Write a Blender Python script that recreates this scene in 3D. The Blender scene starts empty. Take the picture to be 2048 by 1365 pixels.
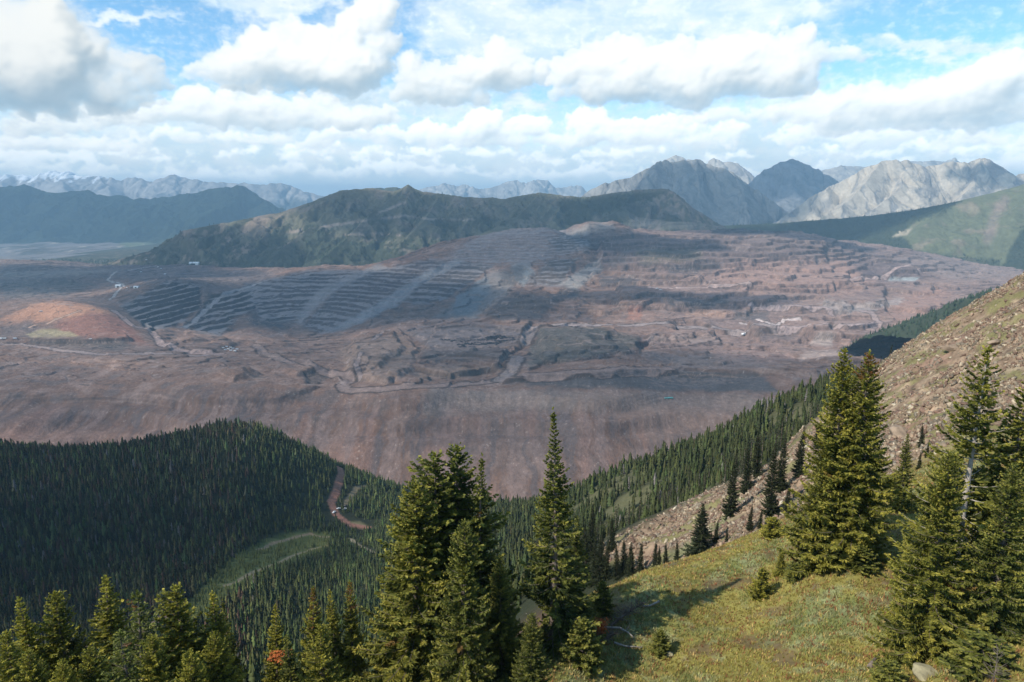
import bpy, math, random
import numpy as np
from mathutils import Vector

SC = bpy.context.scene
COL = SC.collection
rng = np.random.default_rng(7)

# ------------------------------------------------------------------ camera
F = 1365.0                      # focal length in pixels of the 2048 wide photograph
HORIZON = 405.0
TP = (682.5 - HORIZON) / F
PITCH = math.atan(TP)
cp, sp = math.cos(PITCH), math.sin(PITCH)
cam = bpy.data.cameras.new("camera")
cam.sensor_width = 36.0
cam.lens = 36.0 * F / 2048.0
cam.clip_start = 0.5
cam.clip_end = 120000.0
camo = bpy.data.objects.new("camera", cam)
camo.rotation_euler = (math.pi / 2 - PITCH, 0, 0)
COL.objects.link(camo)
SC.camera = camo

# ------------------------------------------------------------------ sun, exposure
SUN_DIR = Vector((-0.72, -0.40, 0.76)).normalized()      # towards the sun
SUN_EL = math.asin(SUN_DIR.z)
SUN_AZ = math.atan2(SUN_DIR.x, SUN_DIR.y)
sl = bpy.data.lights.new("sun", 'SUN')
sl.energy = 5.0
sl.angle = math.radians(0.5)
sl.color = (1.0, 0.94, 0.84)
slo = bpy.data.objects.new("sun", sl)
slo.rotation_euler = SUN_DIR.to_track_quat('Z', 'Y').to_euler()
COL.objects.link(slo)
SC.view_settings.view_transform = 'Standard'
SC.view_settings.look = 'None'
SC.view_settings.exposure = 0.2
SC.view_settings.gamma = 1.0
SKY_K = 0.16
CLOUD_K = 1.1
SC.cycles.use_denoising = True
SC.cycles.max_bounces = 5
SC.cycles.diffuse_bounces = 2
SC.cycles.glossy_bounces = 1
SC.cycles.transmission_bounces = 2
SC.cycles.volume_bounces = 0
SC.cycles.transparent_max_bounces = 12
SC.cycles.use_adaptive_sampling = True
SC.cycles.adaptive_threshold = 0.008


# ------------------------------------------------------------------ pixel <-> place
def ray(px, py):
    u = (np.asarray(px, float) - 1024.0) / F
    v = (682.5 - np.asarray(py, float)) / F
    return u, cp + v * sp, v * cp - sp


def world(px, py, Y):
    u, fy, fz = ray(px, py)
    k = np.asarray(Y, float) / fy
    return u * k, np.asarray(Y, float) + 0 * k, fz * k


def project(X, Y, Z):
    d = Y * cp - Z * sp
    up = Y * sp + Z * cp
    return 1024.0 + F * X / d, 682.5 - F * up / d


def sky_ab(px, py):
    u, fy, fz = ray(px, py)
    return F * np.arctan2(u, fy), F * np.arctan2(fz, np.hypot(u, fy))


# ------------------------------------------------------------------ world: Nishita sky and procedural clouds
W = bpy.data.worlds.new("World")
SC.world = W
W.use_nodes = True
nt = W.node_tree
nt.nodes.clear()


class NB:
    """tiny node builder"""
    def __init__(self, tree):
        self.t = tree

    def n(self, kind, **kw):
        nd = self.t.nodes.new(kind)
        for k, v in kw.items():
            setattr(nd, k, v)
        return nd

    def link(self, a, b):
        self.t.links.new(a, b)

    def put(self, sock, v):
        if hasattr(v, 'is_output'):
            self.t.links.new(v, sock)
        elif v is not None:
            sock.default_value = v

    def math(self, op, a, b=None, c=None, clamp=False):
        nd = self.n('ShaderNodeMath', operation=op, use_clamp=clamp)
        self.put(nd.inputs[0], a)
        self.put(nd.inputs[1], b)
        self.put(nd.inputs[2], c)
        return nd.outputs[0]

    def vmath(self, op, a, b=None, c=None, scale=None):
        nd = self.n('ShaderNodeVectorMath', operation=op)
        self.put(nd.inputs[0], a)
        self.put(nd.inputs[1], b)
        self.put(nd.inputs[2], c)
        if scale is not None:
            self.put(nd.inputs['Scale'], scale)
        return nd.outputs['Value'] if op in ('LENGTH', 'DOT_PRODUCT') else nd.outputs['Vector']

    def smooth(self, v, a, b, lo=0.0, hi=1.0):
        nd = self.n('ShaderNodeMapRange', interpolation_type='SMOOTHSTEP')
        self.put(nd.inputs[0], v)
        nd.inputs[1].default_value = a
        nd.inputs[2].default_value = b
        nd.inputs[3].default_value = lo
        nd.inputs[4].default_value = hi
        return nd.outputs[0]

    def noise(self, vec, scale, detail=4, rough=0.55, dims='3D', out='Fac', dist=0.0):
        nd = self.n('ShaderNodeTexNoise', noise_dimensions=dims)
        self.put(nd.inputs['Vector'], vec)
        nd.inputs['Scale'].default_value = scale
        nd.inputs['Detail'].default_value = detail
        nd.inputs['Roughness'].default_value = rough
        nd.inputs['Distortion'].default_value = dist
        return nd.outputs[out]

    def mix(self, f, a, b, typ='MIX'):
        nd = self.n('ShaderNodeMix', data_type='RGBA', blend_type=typ)
        self.put(nd.inputs[0], f)
        self.put(nd.inputs[6], a if hasattr(a, 'is_output') else (*a, 1.0) if a is not None else None)
        self.put(nd.inputs[7], b if hasattr(b, 'is_output') else (*b, 1.0) if b is not None else None)
        return nd.outputs[2]

    def xyz(self, x, y, z):
        nd = self.n('ShaderNodeCombineXYZ')
        self.put(nd.inputs[0], x)
        self.put(nd.inputs[1], y)
        self.put(nd.inputs[2], z)
        return nd.outputs[0]


# ------------------------------------------------------------------ noise in numpy
_perm = np.random.default_rng(1).permutation(4096).astype(np.int64)
_ga = np.random.default_rng(2).uniform(0, 2 * np.pi, 4096)
_gx, _gy = np.cos(_ga), np.sin(_ga)


def perlin(x, y, seed=0):
    xi = np.floor(x).astype(np.int64)
    yi = np.floor(y).astype(np.int64)
    xf, yf = x - xi, y - yi
    u = xf * xf * xf * (xf * (xf * 6 - 15) + 10)
    v = yf * yf * yf * (yf * (yf * 6 - 15) + 10)

    def g(ix, iy, dx, dy):
        h = _perm[(_perm[(ix + seed * 131) & 4095] + iy) & 4095]
        return _gx[h] * dx + _gy[h] * dy
    a = g(xi, yi, xf, yf)
    b = g(xi + 1, yi, xf - 1, yf)
    c = g(xi, yi + 1, xf, yf - 1)
    d = g(xi + 1, yi + 1, xf - 1, yf - 1)
    return 1.5 * ((a + u * (b - a)) * (1 - v) + (c + u * (d - c)) * v)


def fbm(x, y, octv=5, seed=0, gain=0.5, lac=2.03):
    s, a, t = 0.0, 1.0, 0.0
    for k in range(octv):
        s = s + a * perlin(x, y, seed + k)
        t += a
        a *= gain
        x, y = x * lac + 3.7, y * lac - 1.3
    return s / t


def ridged(x, y, octv=5, seed=0, gain=0.5):
    s, a, t = 0.0, 1.0, 0.0
    for k in range(octv):
        s = s + a * (1 - 2 * np.abs(perlin(x, y, seed + k)))
        t += a
        a *= gain
        x, y = x * 2.03 + 3.7, y * 2.03 - 1.3
    return s / t


def sstep(v, a, b):
    t = np.clip((v - a) / (b - a), 0, 1)
    return t * t * (3 - 2 * t)


def sd_poly(x, y, poly):
    """signed distance to a closed polygon, negative inside"""
    p = np.asarray(poly, float)
    d = np.full(x.shape, 1e18)
    inside = np.zeros(x.shape, bool)
    n = len(p)
    for i in range(n):
        ax, ay = p[i]
        bx, by = p[(i + 1) % n]
        ex, ey = bx - ax, by - ay
        wx, wy = x - ax, y - ay
        t = np.clip((wx * ex + wy * ey) / (ex * ex + ey * ey + 1e-9), 0, 1)
        d = np.minimum(d, (wx - ex * t) ** 2 + (wy - ey * t) ** 2)
        if ey != 0:
            c = (ay > y) != (by > y)
            inside ^= c & (x < (bx - ax) * (y - ay) / ey + ax)
    d = np.sqrt(d)
    return np.where(inside, -d, d)


def d_line(x, y, pts):
    p = np.asarray(pts, float)
    d = np.full(x.shape, 1e18)
    for i in range(len(p) - 1):
        ax, ay = p[i][:2]
        bx, by = p[i + 1][:2]
        ex, ey = bx - ax, by - ay
        t = np.clip(((x - ax) * ex + (y - ay) * ey) / (ex * ex + ey * ey + 1e-9), 0, 1)
        d = np.minimum(d, (x - ax - ex * t) ** 2 + (y - ay - ey * t) ** 2)
    return np.sqrt(d)




# ------------------------------------------------------------------ cumulus of the sky, computed as a relief of puffs
CW, CH = 1900, 680                     # samples across azimuth and elevation
CA0, CA1 = -1150.0, 1150.0             # azimuth window (radians * F)
CE0, CE1 = -40.0, 760.0                # elevation window


def _blur(a, n):
    for ax in (0, 1):
        for _ in range(2):
            p = np.pad(a, [(n, n) if i == ax else (0, 0) for i in range(2)], mode='edge')
            c = np.cumsum(p, axis=ax)
            c = np.insert(c, 0, 0, axis=ax)
            if ax == 0:
                a = (c[2 * n + 1:] - c[:-2 * n - 1]) / (2 * n + 1)
            else:
                a = (c[:, 2 * n + 1:] - c[:, :-2 * n - 1]) / (2 * n + 1)
    return a


def cloud_layer(blobs, seed, tau, wisp, flat, sizes=(0.42, 0.40), kids=(16, 9), warp=1.0):
    """rgba relief of a bank of cumulus. blobs: px, py, rx, ry"""
    r = np.random.default_rng(seed)
    sx = CW / (CA1 - CA0)
    sy = CH / (CE1 - CE0)
    H = np.zeros((CH, CW), np.float32)
    sph = []
    for (px, py, rx, ry) in blobs:
        a, e = sky_ab(px, py)
        a, e = float(a), float(e)
        rx, ry = rx * 1.04, ry * 1.10
        R = min(rx, ry)
        # a blob wider than tall is a row of puffs
        n = max(1, int(round(rx / R * 1.6)))
        for k in range(n):
            t = 0 if n == 1 else (k / (n - 1) * 2 - 1)
            R0 = R * r.uniform(0.75, 1.0) * (1 - 0.30 * abs(t))
            c = (a + t * max(rx - R, 0) * 0.95 + r.normal() * R * 0.08, e + r.normal() * R * 0.10 - (R - R0) * 0.5, 0.0, R0)
            sph.append(c)
            for _ in range(kids[0]):
                th = r.uniform(-0.5, math.pi + 0.5)
                ph = r.uniform(-0.2, 1.25)
                R1 = R0 * sizes[0] * r.uniform(0.55, 1.15)
                d = (math.cos(th) * math.cos(ph), math.sin(th) * math.cos(ph), math.sin(ph))
                c1 = (c[0] + d[0] * R0 * 0.86, c[1] + d[1] * R0 * 0.86, d[2] * R0 * 0.8, R1)
                sph.append(c1)
                for _ in range(kids[1]):
                    th = r.uniform(-0.4, math.pi + 0.4)
                    ph = r.uniform(-0.3, 1.3)
                    R2 = R1 * sizes[1] * r.uniform(0.5, 1.2)
                    d = (math.cos(th) * math.cos(ph), math.sin(th) * math.cos(ph), math.sin(ph))
                    sph.append((c1[0] + d[0] * R1 * 0.9, c1[1] + d[1] * R1 * 0.9, c1[2] + d[2] * R1 * 0.85, R2))
    for (a, e, z, R) in sph:
        x, y, rx, ry = (a - CA0) * sx, (e - CE0) * sy, R * sx, R * sy * 0.9
        x0, x1, y0, y1 = int(max(x - rx, 0)), int(min(x + rx + 2, CW)), int(max(y - ry, 0)), int(min(y + ry + 2, CH))
        if x1 <= x0 or y1 <= y0:
            continue
        yy, xx = np.mgrid[y0:y1, x0:x1]
        q = 1 - ((xx - x) / rx) ** 2 - ((yy - y) / ry) ** 2
        h = np.where(q > 0, z + R * np.sqrt(np.maximum(q, 0)) * 0.95, 0)
        H[y0:y1, x0:x1] = np.maximum(H[y0:y1, x0:x1], h)
    # ragged edges: shift the relief about with turbulence
    yy, xx = np.mgrid[0:CH, 0:CW]
    u, v = xx / 60.0, yy / 60.0
    n1 = fbm(u, v, 5, seed + 1, 0.6)
    n2 = fbm(u + 31, v + 7, 5, seed + 2, 0.6)
    ix = np.clip(xx + n1 * 34 * warp, 0, CW - 1).astype(int)
    iy = np.clip(yy + n2 * 24 * warp, 0, CH - 1).astype(int)
    H = _blur(H[iy, ix], 1)
    n3 = fbm(xx / 24.0, yy / 20.0, 5, seed + 3, 0.6)
    H = H + np.where(H > 0, n3 * 9.0 * wisp, 0)
    Hs = _blur(H, 2)
    Hb = _blur(H, 9)
    mix = Hs * 0.55 + Hb * 0.45
    gy, gx = np.gradient(mix)
    gy, gx = gy * sy, gx * sx
    nrm = np.sqrt(gx * gx + gy * gy + 1.0)
    L = np.array([-0.50, 0.60, 0.62])
    lam = (-gx * L[0] - gy * L[1] + L[2]) / nrm
    # light that has to pass through the cloud: thickness towards the sun
    T = np.zeros_like(H)
    for k, s in enumerate((5, 10, 18, 30, 46, 66)):
        dx, dy = int(-s * 0.55 * sx), int(s * 0.75 * sy)
        sh = np.roll(np.roll(Hb, -dy, 0), -dx, 1)
        sh[CH - dy:] = 0
        T += np.maximum(sh - Hb * 0.8 - s * 0.35, 0) * (0.16 + 0.05 * k)
    T = np.exp(-T / 42.0)
    up = np.zeros_like(H)
    for s in (12, 26, 45, 70, 100):
        dy = int(s * sy)
        q = np.roll(Hb, -dy, 0)
        q[CH - dy:] = 0
        up += np.minimum(q, 60)
    dn = np.zeros_like(H)
    for s in (8, 18, 30, 46):
        dy = int(s * sy)
        q = np.roll(Hb, dy, 0)
        q[:dy] = 0
        dn += np.minimum(q, 45)
    base = np.clip(up / 230.0, 0, 1) * np.clip(1 - dn / 110.0, 0, 1)
    Hw = _blur(H, 22)
    gy2, gx2 = np.gradient(Hw)
    gy2, gx2 = gy2 * sy, gx2 * sx
    lam2 = (-gx2 * L[0] - gy2 * L[1] + L[2] * 0.8) / np.sqrt(gx2 * gx2 + gy2 * gy2 + 0.6)
    soft = 0.50 * np.clip(lam, -0.3, 1) + 0.52 * np.clip(lam2, -0.4, 1)
    lit = (0.40 + 0.56 * soft) * (0.50 + 0.50 * T)
    lit = lit * (1 - flat * _blur(base, 3))
    lit = lit + fbm(xx / 45.0, yy / 30.0, 5, seed + 6, 0.55) * 0.16
    lit = 0.8 * lit + 0.2 * _blur(lit, 2)
    n4 = fbm(xx / 30.0, yy / 18.0, 5, seed + 4, 0.65)
    He = np.maximum(0.65 * H + 0.35 * Hb + n4 * 9 - 1.0, 0)
    alpha = (1 - np.exp(-He / tau)) * sstep(He, 0.0, 9.0)
    # thin ragged fringe round the cloud
    alpha = np.maximum(alpha, 0.55 * sstep(Hw + n4 * 22, 2.0, 22.0) * wisp)
    return lit.astype(np.float32), alpha.astype(np.float32)


CUMULUS = [
    # (blobs, seed, tau, wisp, flat-base darkness, brightness, haze towards the horizon)
    ([(60, 345, 200, 12), (400, 350, 260, 12), (800, 345, 260, 13), (1150, 350, 200, 12), (1500, 345, 300, 12), (1950, 345, 250, 12), (60, 318, 90, 14), (210, 305, 60, 11), (330, 320, 70, 8), (150, 292, 130, 8), (480, 306, 90, 9), (585, 322, 30, 13), (640, 300, 110, 9), (760, 318, 120, 8), (880, 300, 80, 11), (1010, 308, 110, 10), (1130, 318, 100, 8),
      (1240, 306, 90, 10), (1480, 312, 60, 9), (1620, 300, 60, 9), (1770, 302, 120, 12), (1920, 300, 110, 9), (2030, 310, 90, 9), (400, 335, 120, 7), (900, 338, 140, 6), (1250, 330, 120, 7), (1900, 330, 140, 7), (690, 338, 90, 6)], 11, 3.0, 1.0, 0.7, 1.42, 0.12),
    ([(100, 285, 150, 16), (1180, 240, 60, 20), (1320, 250, 90, 22), (690, 265, 80, 22), (880, 262, 70, 24), (350, 272, 80, 14), (480, 278, 120, 12), (620, 282, 70, 12), (745, 262, 60, 18), (800, 275, 60, 14), (900, 280, 60, 18), (970, 250, 60, 30), (1045, 255, 50, 22), (1000, 286, 140, 14), (1130, 276, 70, 18), (1220, 272, 110, 22), (1330, 278, 80, 16),
      (1410, 286, 60, 14), (1474, 258, 24, 24), (1440, 272, 40, 14), (1575, 258, 20, 18), (1600, 276, 70, 14), (1700, 278, 110, 14), (1850, 262, 90, 13), (2000, 280, 110, 14)], 12, 5.0, 1.0, 0.75, 1.25, 0.06),
    ([(1560, 232, 130, 20), (1700, 222, 150, 30), (1840, 200, 150, 40), (1960, 180, 160, 44), (2070, 160, 100, 40), (1420, 240, 90, 16), (1650, 200, 50, 24), (1800, 246, 160, 18), (1990, 230, 150, 20), (1700, 186, 40, 20)], 13, 9.0, 0.9, 0.7, 1.1, 0.02),
    ([(335, 222, 44, 30), (390, 206, 50, 30), (455, 214, 60, 30), (530, 212, 50, 28), (600, 216, 48, 26), (662, 200, 30, 30), (700, 236, 70, 28), (770, 238, 50, 24), (430, 238, 140, 24), (240, 240, 80, 22), (60, 246, 100, 20), (560, 240, 130, 24)], 14, 8.0, 0.9, 0.75, 1.1, 0.02),
    ([(820, 180, 60, 24), (880, 152, 62, 44), (950, 128, 62, 46), (1010, 112, 46, 34), (900, 188, 100, 26), (1000, 150, 70, 40), (1060, 140, 60, 40), (830, 150, 50, 30)], 15, 10.0, 0.9, 0.75, 1.0, 0.05),
    ([(1120, 190, 26, 18), (1180, 180, 56, 28), (1190, 120, 62, 54), (1260, 150, 70, 40), (1330, 120, 80, 52), (1380, 190, 54, 28), (1440, 105, 84, 56), (1530, 92, 76, 48), (1600, 78, 52, 36), (1570, 130, 80, 36), (1650, 112, 60, 24), (1700, 108, 28, 18),
      (1240, 90, 60, 40), (1480, 150, 110, 40), (1300, 180, 80, 28), (1400, 160, 120, 40), (1140, 140, 50, 40), (1560, 150, 90, 36)], 16, 10.0, 0.8, 0.55, 1.0, 0.0),
    ([(400, 150, 36, 24), (455, 120, 44, 36), (520, 90, 50, 40), (575, 60, 52, 40), (640, 90, 70, 56), (700, 50, 56, 56), (745, 20, 50, 50), (770, 80, 44, 56), (560, 130, 120, 50), (680, 140, 110, 42), (470, 155, 90, 30), (600, 160, 130, 26), (740, 130, 60, 40)], 17, 11.0, 0.7, 0.80, 1.02, 0.0),
    ([(20, 30, 110, 76), (100, 60, 70, 60), (60, 130, 120, 70), (150, 110, 70, 56), (200, 150, 70, 46), (240, 120, 40, 34), (290, 130, 42, 36), (310, 160, 36, 28), (120, 190, 130, 34), (30, 200, 100, 34), (170, 70, 40, 30), (230, 195, 80, 26)], 18, 12.0, 0.8, 0.95, 0.88, 0.0),
]
VEILS = [(960, 20, 150, 50), (1090, 60, 130, 60), (1300, 20, 170, 40), (1450, 20, 200, 50), (1620, 10, 90, 30), (1330, 60, 240, 40),
         (540, 8, 130, 22), (1000, 110, 120, 60), (1860, 95, 120, 12), (1700, 250, 400, 50), (780, 215, 160, 36), (1040, 225, 50, 16), (900, 60, 90, 60),
         (250, 35, 90, 8), (300, 262, 420, 30), (950, 320, 1500, 60), (300, 300, 500, 40), (1500, 300, 600, 40)]


def make_clouds():
    """premultiplied colour and alpha of the clouds over the sky window"""
    yy, xx = np.mgrid[0:CH, 0:CW]
    A = CA0 + (xx + 0.5) / CW * (CA1 - CA0)
    E = CE0 + (yy + 0.5) / CH * (CE1 - CE0)
    rgb = np.zeros((CH, CW, 3))
    alp = np.zeros((CH, CW))

    def over(col, al):
        nonlocal rgb, alp
        rgb = col * al[..., None] + rgb * (1 - al[..., None])
        alp = al + alp * (1 - al)
    # thin veils
    n1 = fbm(A / 130, E / 70, 6, 401, 0.6)
    n2 = fbm(A / 130 + 40, E / 70, 6, 402, 0.6)
    l = np.full((CH, CW), 9.0)
    for (px, py, rx, ry) in VEILS:
        a, e = sky_ab(px, py)
        l = np.minimum(l, np.hypot((A + n1 * 120 - a) / rx, (E + n2 * 60 - e) / ry))
    nv = fbm(A / 130, E / 60, 6, 403, 0.55)
    va = sstep(l, 1.5, 0.4) * (0.88 + 0.25 * nv)
    va = np.clip(va, 0, 0.95)
    vs = sstep(fbm(A / 80 + n1, E / 40, 4, 404, 0.5), -0.4, 0.5)
    over(np.array([0.70, 0.83, 0.88]) + (np.array([1.02, 1.03, 1.0]) - np.array([0.70, 0.83, 0.88])) * vs[..., None], va * 0.85)
    hz = np.array([0.76, 0.88, 0.92])
    for blobs, seed, tau, wisp, flat, br, haze in CUMULUS:
        lit, al = cloud_layer(blobs, seed, tau, wisp, flat)
        k = sstep(lit, 0.08, 0.86)
        col = np.array([0.36, 0.47, 0.54]) + (np.array([1.03, 1.02, 0.955]) - np.array([0.36, 0.47, 0.54])) * k[..., None]
        col = (col + (hz - col) * haze) * br
        over(col, al)
    fade = sstep(E, CE1, CE1 - 60) * sstep(np.abs(A), 1150, 1080) * sstep(E, -30, 0)
    return np.concatenate([rgb * fade[..., None], (alp * fade)[..., None]], -1)


def build_world():
    img = bpy.data.images.new("sky_clouds", CW, CH, alpha=True, float_buffer=True)
    img.colorspace_settings.name = 'Non-Color'
    img.alpha_mode = 'CHANNEL_PACKED'
    img.pixels.foreach_set(np.ascontiguousarray(make_clouds(), np.float32).ravel())
    img.update()
    b = NB(nt)
    tc = b.n('ShaderNodeTexCoord')
    sep = b.n('ShaderNodeSeparateXYZ')
    b.link(tc.outputs['Generated'], sep.inputs[0])
    x, y, z = sep.outputs
    az = b.math('ARCTAN2', x, y)
    hyp = b.math('SQRT', b.math('ADD', b.math('MULTIPLY', x, x), b.math('MULTIPLY', y, y)))
    el = b.math('ARCTAN2', z, hyp)
    A = b.math('MULTIPLY', az, F)
    E = b.math('MULTIPLY', el, F)
    sky = b.n('ShaderNodeTexSky', sky_type='NISHITA')
    sky.sun_disc = False
    sky.sun_elevation = SUN_EL
    sky.sun_rotation = SUN_AZ
    sky.altitude = 2000.0
    sky.dust_density = 0.6
    sky.ozone_density = 2.0
    c = b.vmath('SCALE', sky.outputs[0], scale=SKY_K)
    c = b.mix(1.0, c, (0.80, 1.10, 1.10), 'MULTIPLY')
    c = b.mix(b.smooth(E, 0.0, 260.0, 0.85, 0.0), c, (1.15, 1.22, 1.20))
    # scattered fair-weather clouds in the parts of the sky outside the photograph
    inv = b.math('DIVIDE', 1.0, b.math('MAXIMUM', z, 0.03))
    flat = b.xyz(b.math('MULTIPLY', x, inv), b.math('MULTIPLY', y, inv), 0.0)
    nv = b.noise(flat, 0.6, 3, 0.6, '2D')
    o = b.math('MAXIMUM', b.smooth(E, 700.0, 800.0), b.math('MULTIPLY', b.smooth(b.math('ABSOLUTE', A), 1080.0, 1200.0), b.smooth(E, 20.0, 160.0)))
    c = b.mix(b.math('MULTIPLY', b.smooth(nv, 0.56, 0.70), b.math('MULTIPLY', o, 0.7)), c, (0.72, 0.74, 0.76))
    uv = b.xyz(b.math('MULTIPLY_ADD', A, 1 / (CA1 - CA0), -CA0 / (CA1 - CA0)), b.math('MULTIPLY_ADD', E, 1 / (CE1 - CE0), -CE0 / (CE1 - CE0)), 0.0)
    it = b.n('ShaderNodeTexImage', interpolation='Cubic', extension='CLIP')
    it.image = img
    b.link(uv, it.inputs[0])
    keep = b.math('SUBTRACT', 1.0, it.outputs['Alpha'])
    c = b.vmath('ADD', b.vmath('SCALE', c, scale=keep), it.outputs['Color'])
    c = b.mix(b.smooth(E, -8.0, 0.0), (0.13, 0.12, 0.11), c)
    bg = b.n('ShaderNodeBackground')
    b.link(c, bg.inputs[0])
    bg.inputs[1].default_value = CLOUD_K
    out = b.n('ShaderNodeOutputWorld')
    b.link(bg.outputs[0], out.inputs[0])
    W.cycles.sampling_method = 'MANUAL'
    W.cycles.sample_map_resolution = 512


build_world()
# ------------------------------------------------------------------ mesh helpers
def mesh_from(name, V, tris=None, quads=None, mats=(), color=None, smooth=False, parent=None, matidx=None):
    me = bpy.data.meshes.new(name)
    V = np.ascontiguousarray(V, np.float32)
    me.vertices.add(len(V))
    me.vertices.foreach_set('co', V.ravel())
    idx, tot = [], []
    if quads is not None and len(quads):
        q = np.asarray(quads, np.int32)
        idx.append(q.ravel())
        tot.append(np.full(len(q), 4, np.int32))
    if tris is not None and len(tris):
        t = np.asarray(tris, np.int32)
        idx.append(t.ravel())
        tot.append(np.full(len(t), 3, np.int32))
    idx = np.concatenate(idx)
    tot = np.concatenate(tot)
    st = np.concatenate([[0], np.cumsum(tot)[:-1]]).astype(np.int32)
    me.loops.add(len(idx))
    me.loops.foreach_set('vertex_index', idx)
    me.polygons.add(len(tot))
    me.polygons.foreach_set('loop_start', st)
    me.polygons.foreach_set('loop_total', tot)
    if smooth:
        me.polygons.foreach_set('use_smooth', np.ones(len(tot), bool))
    if matidx is not None:
        me.polygons.foreach_set('material_index', np.asarray(matidx, np.int32))
    me.update()
    if color is not None:
        c = np.ones((len(V), 4), np.float32)
        c[:, :np.asarray(color).shape[1]] = color
        at = me.color_attributes.new('tint', 'FLOAT_COLOR', 'POINT')
        at.data.foreach_set('color', c.ravel())
    for m in mats:
        me.materials.append(m)
    ob = bpy.data.objects.new(name, me)
    COL.objects.link(ob)
    if parent is not None:
        ob.parent = parent
    return ob


def grid_obj(name, X, Y, Z, mats, color=None, smooth=True):
    nr, nc = X.shape
    V = np.stack([X, Y, Z], -1).reshape(-1, 3)
    i = np.arange(nr * nc).reshape(nr, nc)
    q = np.stack([i[:-1, :-1], i[:-1, 1:], i[1:, 1:], i[1:, :-1]], -1).reshape(-1, 4)
    return mesh_from(name, V, quads=q, mats=mats, color=None if color is None else color.reshape(-1, color.shape[-1]), smooth=smooth)


def tag(o, label=None, cat=None, group=None, kind=None):
    if label:
        o['label'] = label
    if cat:
        o['category'] = cat
    if group:
        o['group'] = group
    if kind:
        o['kind'] = kind
    return o


class RBF:
    """thin-plate surface through (w, log Y) -> elevation slope z/Y"""
    def __init__(self, pts):
        P = np.array(pts, float)
        X, Y, Z = world(P[:, 0], P[:, 1], P[:, 2])
        self.c = np.stack([X / Y * 1.5, np.log(Y)], -1)
        s = Z / Y
        n = len(P)
        r = self._k(np.linalg.norm(self.c[:, None] - self.c[None], axis=-1)) + np.eye(n) * 2e-3
        A = np.zeros((n + 3, n + 3))
        A[:n, :n] = r
        A[:n, n] = 1
        A[:n, n + 1:] = self.c
        A[n:, :n] = A[:n, n:].T
        self.w = np.linalg.solve(A, np.concatenate([s, np.zeros(3)]))

    @staticmethod
    def _k(r):
        return r * r * np.log(r + 1e-9)

    def table(self, y0, y1, n=480):
        """tabulate once, read bilinearly afterwards"""
        self.a0, self.a1, self.b0, self.b1, self.n = -1.62, 1.62, math.log(y0), math.log(y1), n
        A, B = np.meshgrid(np.linspace(self.a0, self.a1, n), np.linspace(self.b0, self.b1, n))
        self.t = self._eval(A.ravel(), B.ravel()).reshape(n, n)
        return self

    def __call__(self, X, Y):
        X, Y = np.asarray(X, float), np.asarray(Y, float)
        fa = np.clip((X / Y * 1.5 - self.a0) / (self.a1 - self.a0) * (self.n - 1), 0, self.n - 1.001)
        fb = np.clip((np.log(Y) - self.b0) / (self.b1 - self.b0) * (self.n - 1), 0, self.n - 1.001)
        ia, ib = fa.astype(int), fb.astype(int)
        ua, ub = fa - ia, fb - ib
        t = self.t
        return Y * ((t[ib, ia] * (1 - ua) + t[ib, ia + 1] * ua) * (1 - ub) + (t[ib + 1, ia] * (1 - ua) + t[ib + 1, ia + 1] * ua) * ub)

    def _eval(self, a, b):
        out = self.w[-3] + self.w[-2] * a + self.w[-1] * b
        for (cx, cy), w in zip(self.c, self.w):
            r2 = (a - cx) ** 2 + (b - cy) ** 2 + 1e-12
            out += w * 0.5 * r2 * np.log(r2)
        return out


def raycast(px, py, fz, y0, y1, n=3000):
    """first place where the view ray of a pixel meets the surface fz(X, Y)"""
    Y = np.exp(np.linspace(math.log(y0), math.log(y1), n))
    X, _, Z = world(px, py, Y)
    g = fz(X, Y) - Z
    k = np.argmax(g > 0)
    if g[k] <= 0:
        k = n - 1
    if k == 0:
        return X[0], Y[0], Z[0]
    t = g[k - 1] / (g[k - 1] - g[k] + 1e-12)
    yy = Y[k - 1] + t * (Y[k] - Y[k - 1])
    x, y, z = world(px, py, yy)
    return float(x), float(y), float(z)


# ------------------------------------------------------------------ materials
def new_mat(name):
    m = bpy.data.materials.new(name)
    m.use_nodes = True
    t = m.node_tree
    t.nodes.clear()
    b = NB(t)
    out = b.n('ShaderNodeOutputMaterial')
    pr = b.n('ShaderNodeBsdfPrincipled')
    pr.inputs['Roughness'].default_value = 0.9
    pr.inputs['Specular IOR Level'].default_value = 0.15
    b.link(pr.outputs[0], out.inputs[0])
    return m, b, pr, out


def attr(b, name='tint'):
    nd = b.n('ShaderNodeVertexColor')
    nd.layer_name = name
    return nd.outputs[0]


def terrain_mat(name, scales, amount=0.5, bump=0.0, bscale=1.0, stretch=(1, 1, 1)):
    """vertex tint, broken up by noise of several sizes, with bump"""
    m, b, pr, out = new_mat(name)
    tc = b.n('ShaderNodeTexCoord')
    P = b.vmath('MULTIPLY', tc.outputs['Object'], stretch)
    v = None
    for s in scales:
        n = b.noise(P, 1.0 / s, 5, 0.6)
        v = n if v is None else b.math('ADD', v, n)
    v = b.math('MULTIPLY', v, 1.0 / len(scales))
    f = b.smooth(v, 0.25, 0.75, 1 - amount, 1 + amount)
    c = b.vmath('SCALE', attr(b), scale=f)
    b.link(c, pr.inputs['Base Color'])
    if bump:
        bp = b.n('ShaderNodeBump')
        bp.inputs['Strength'].default_value = 1.0
        bp.inputs['Distance'].default_value = bump
        b.link(b.noise(P, 1.0 / bscale, 6, 0.65), bp.inputs['Height'])
        b.link(bp.outputs[0], pr.inputs['Normal'])
    return m


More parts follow.
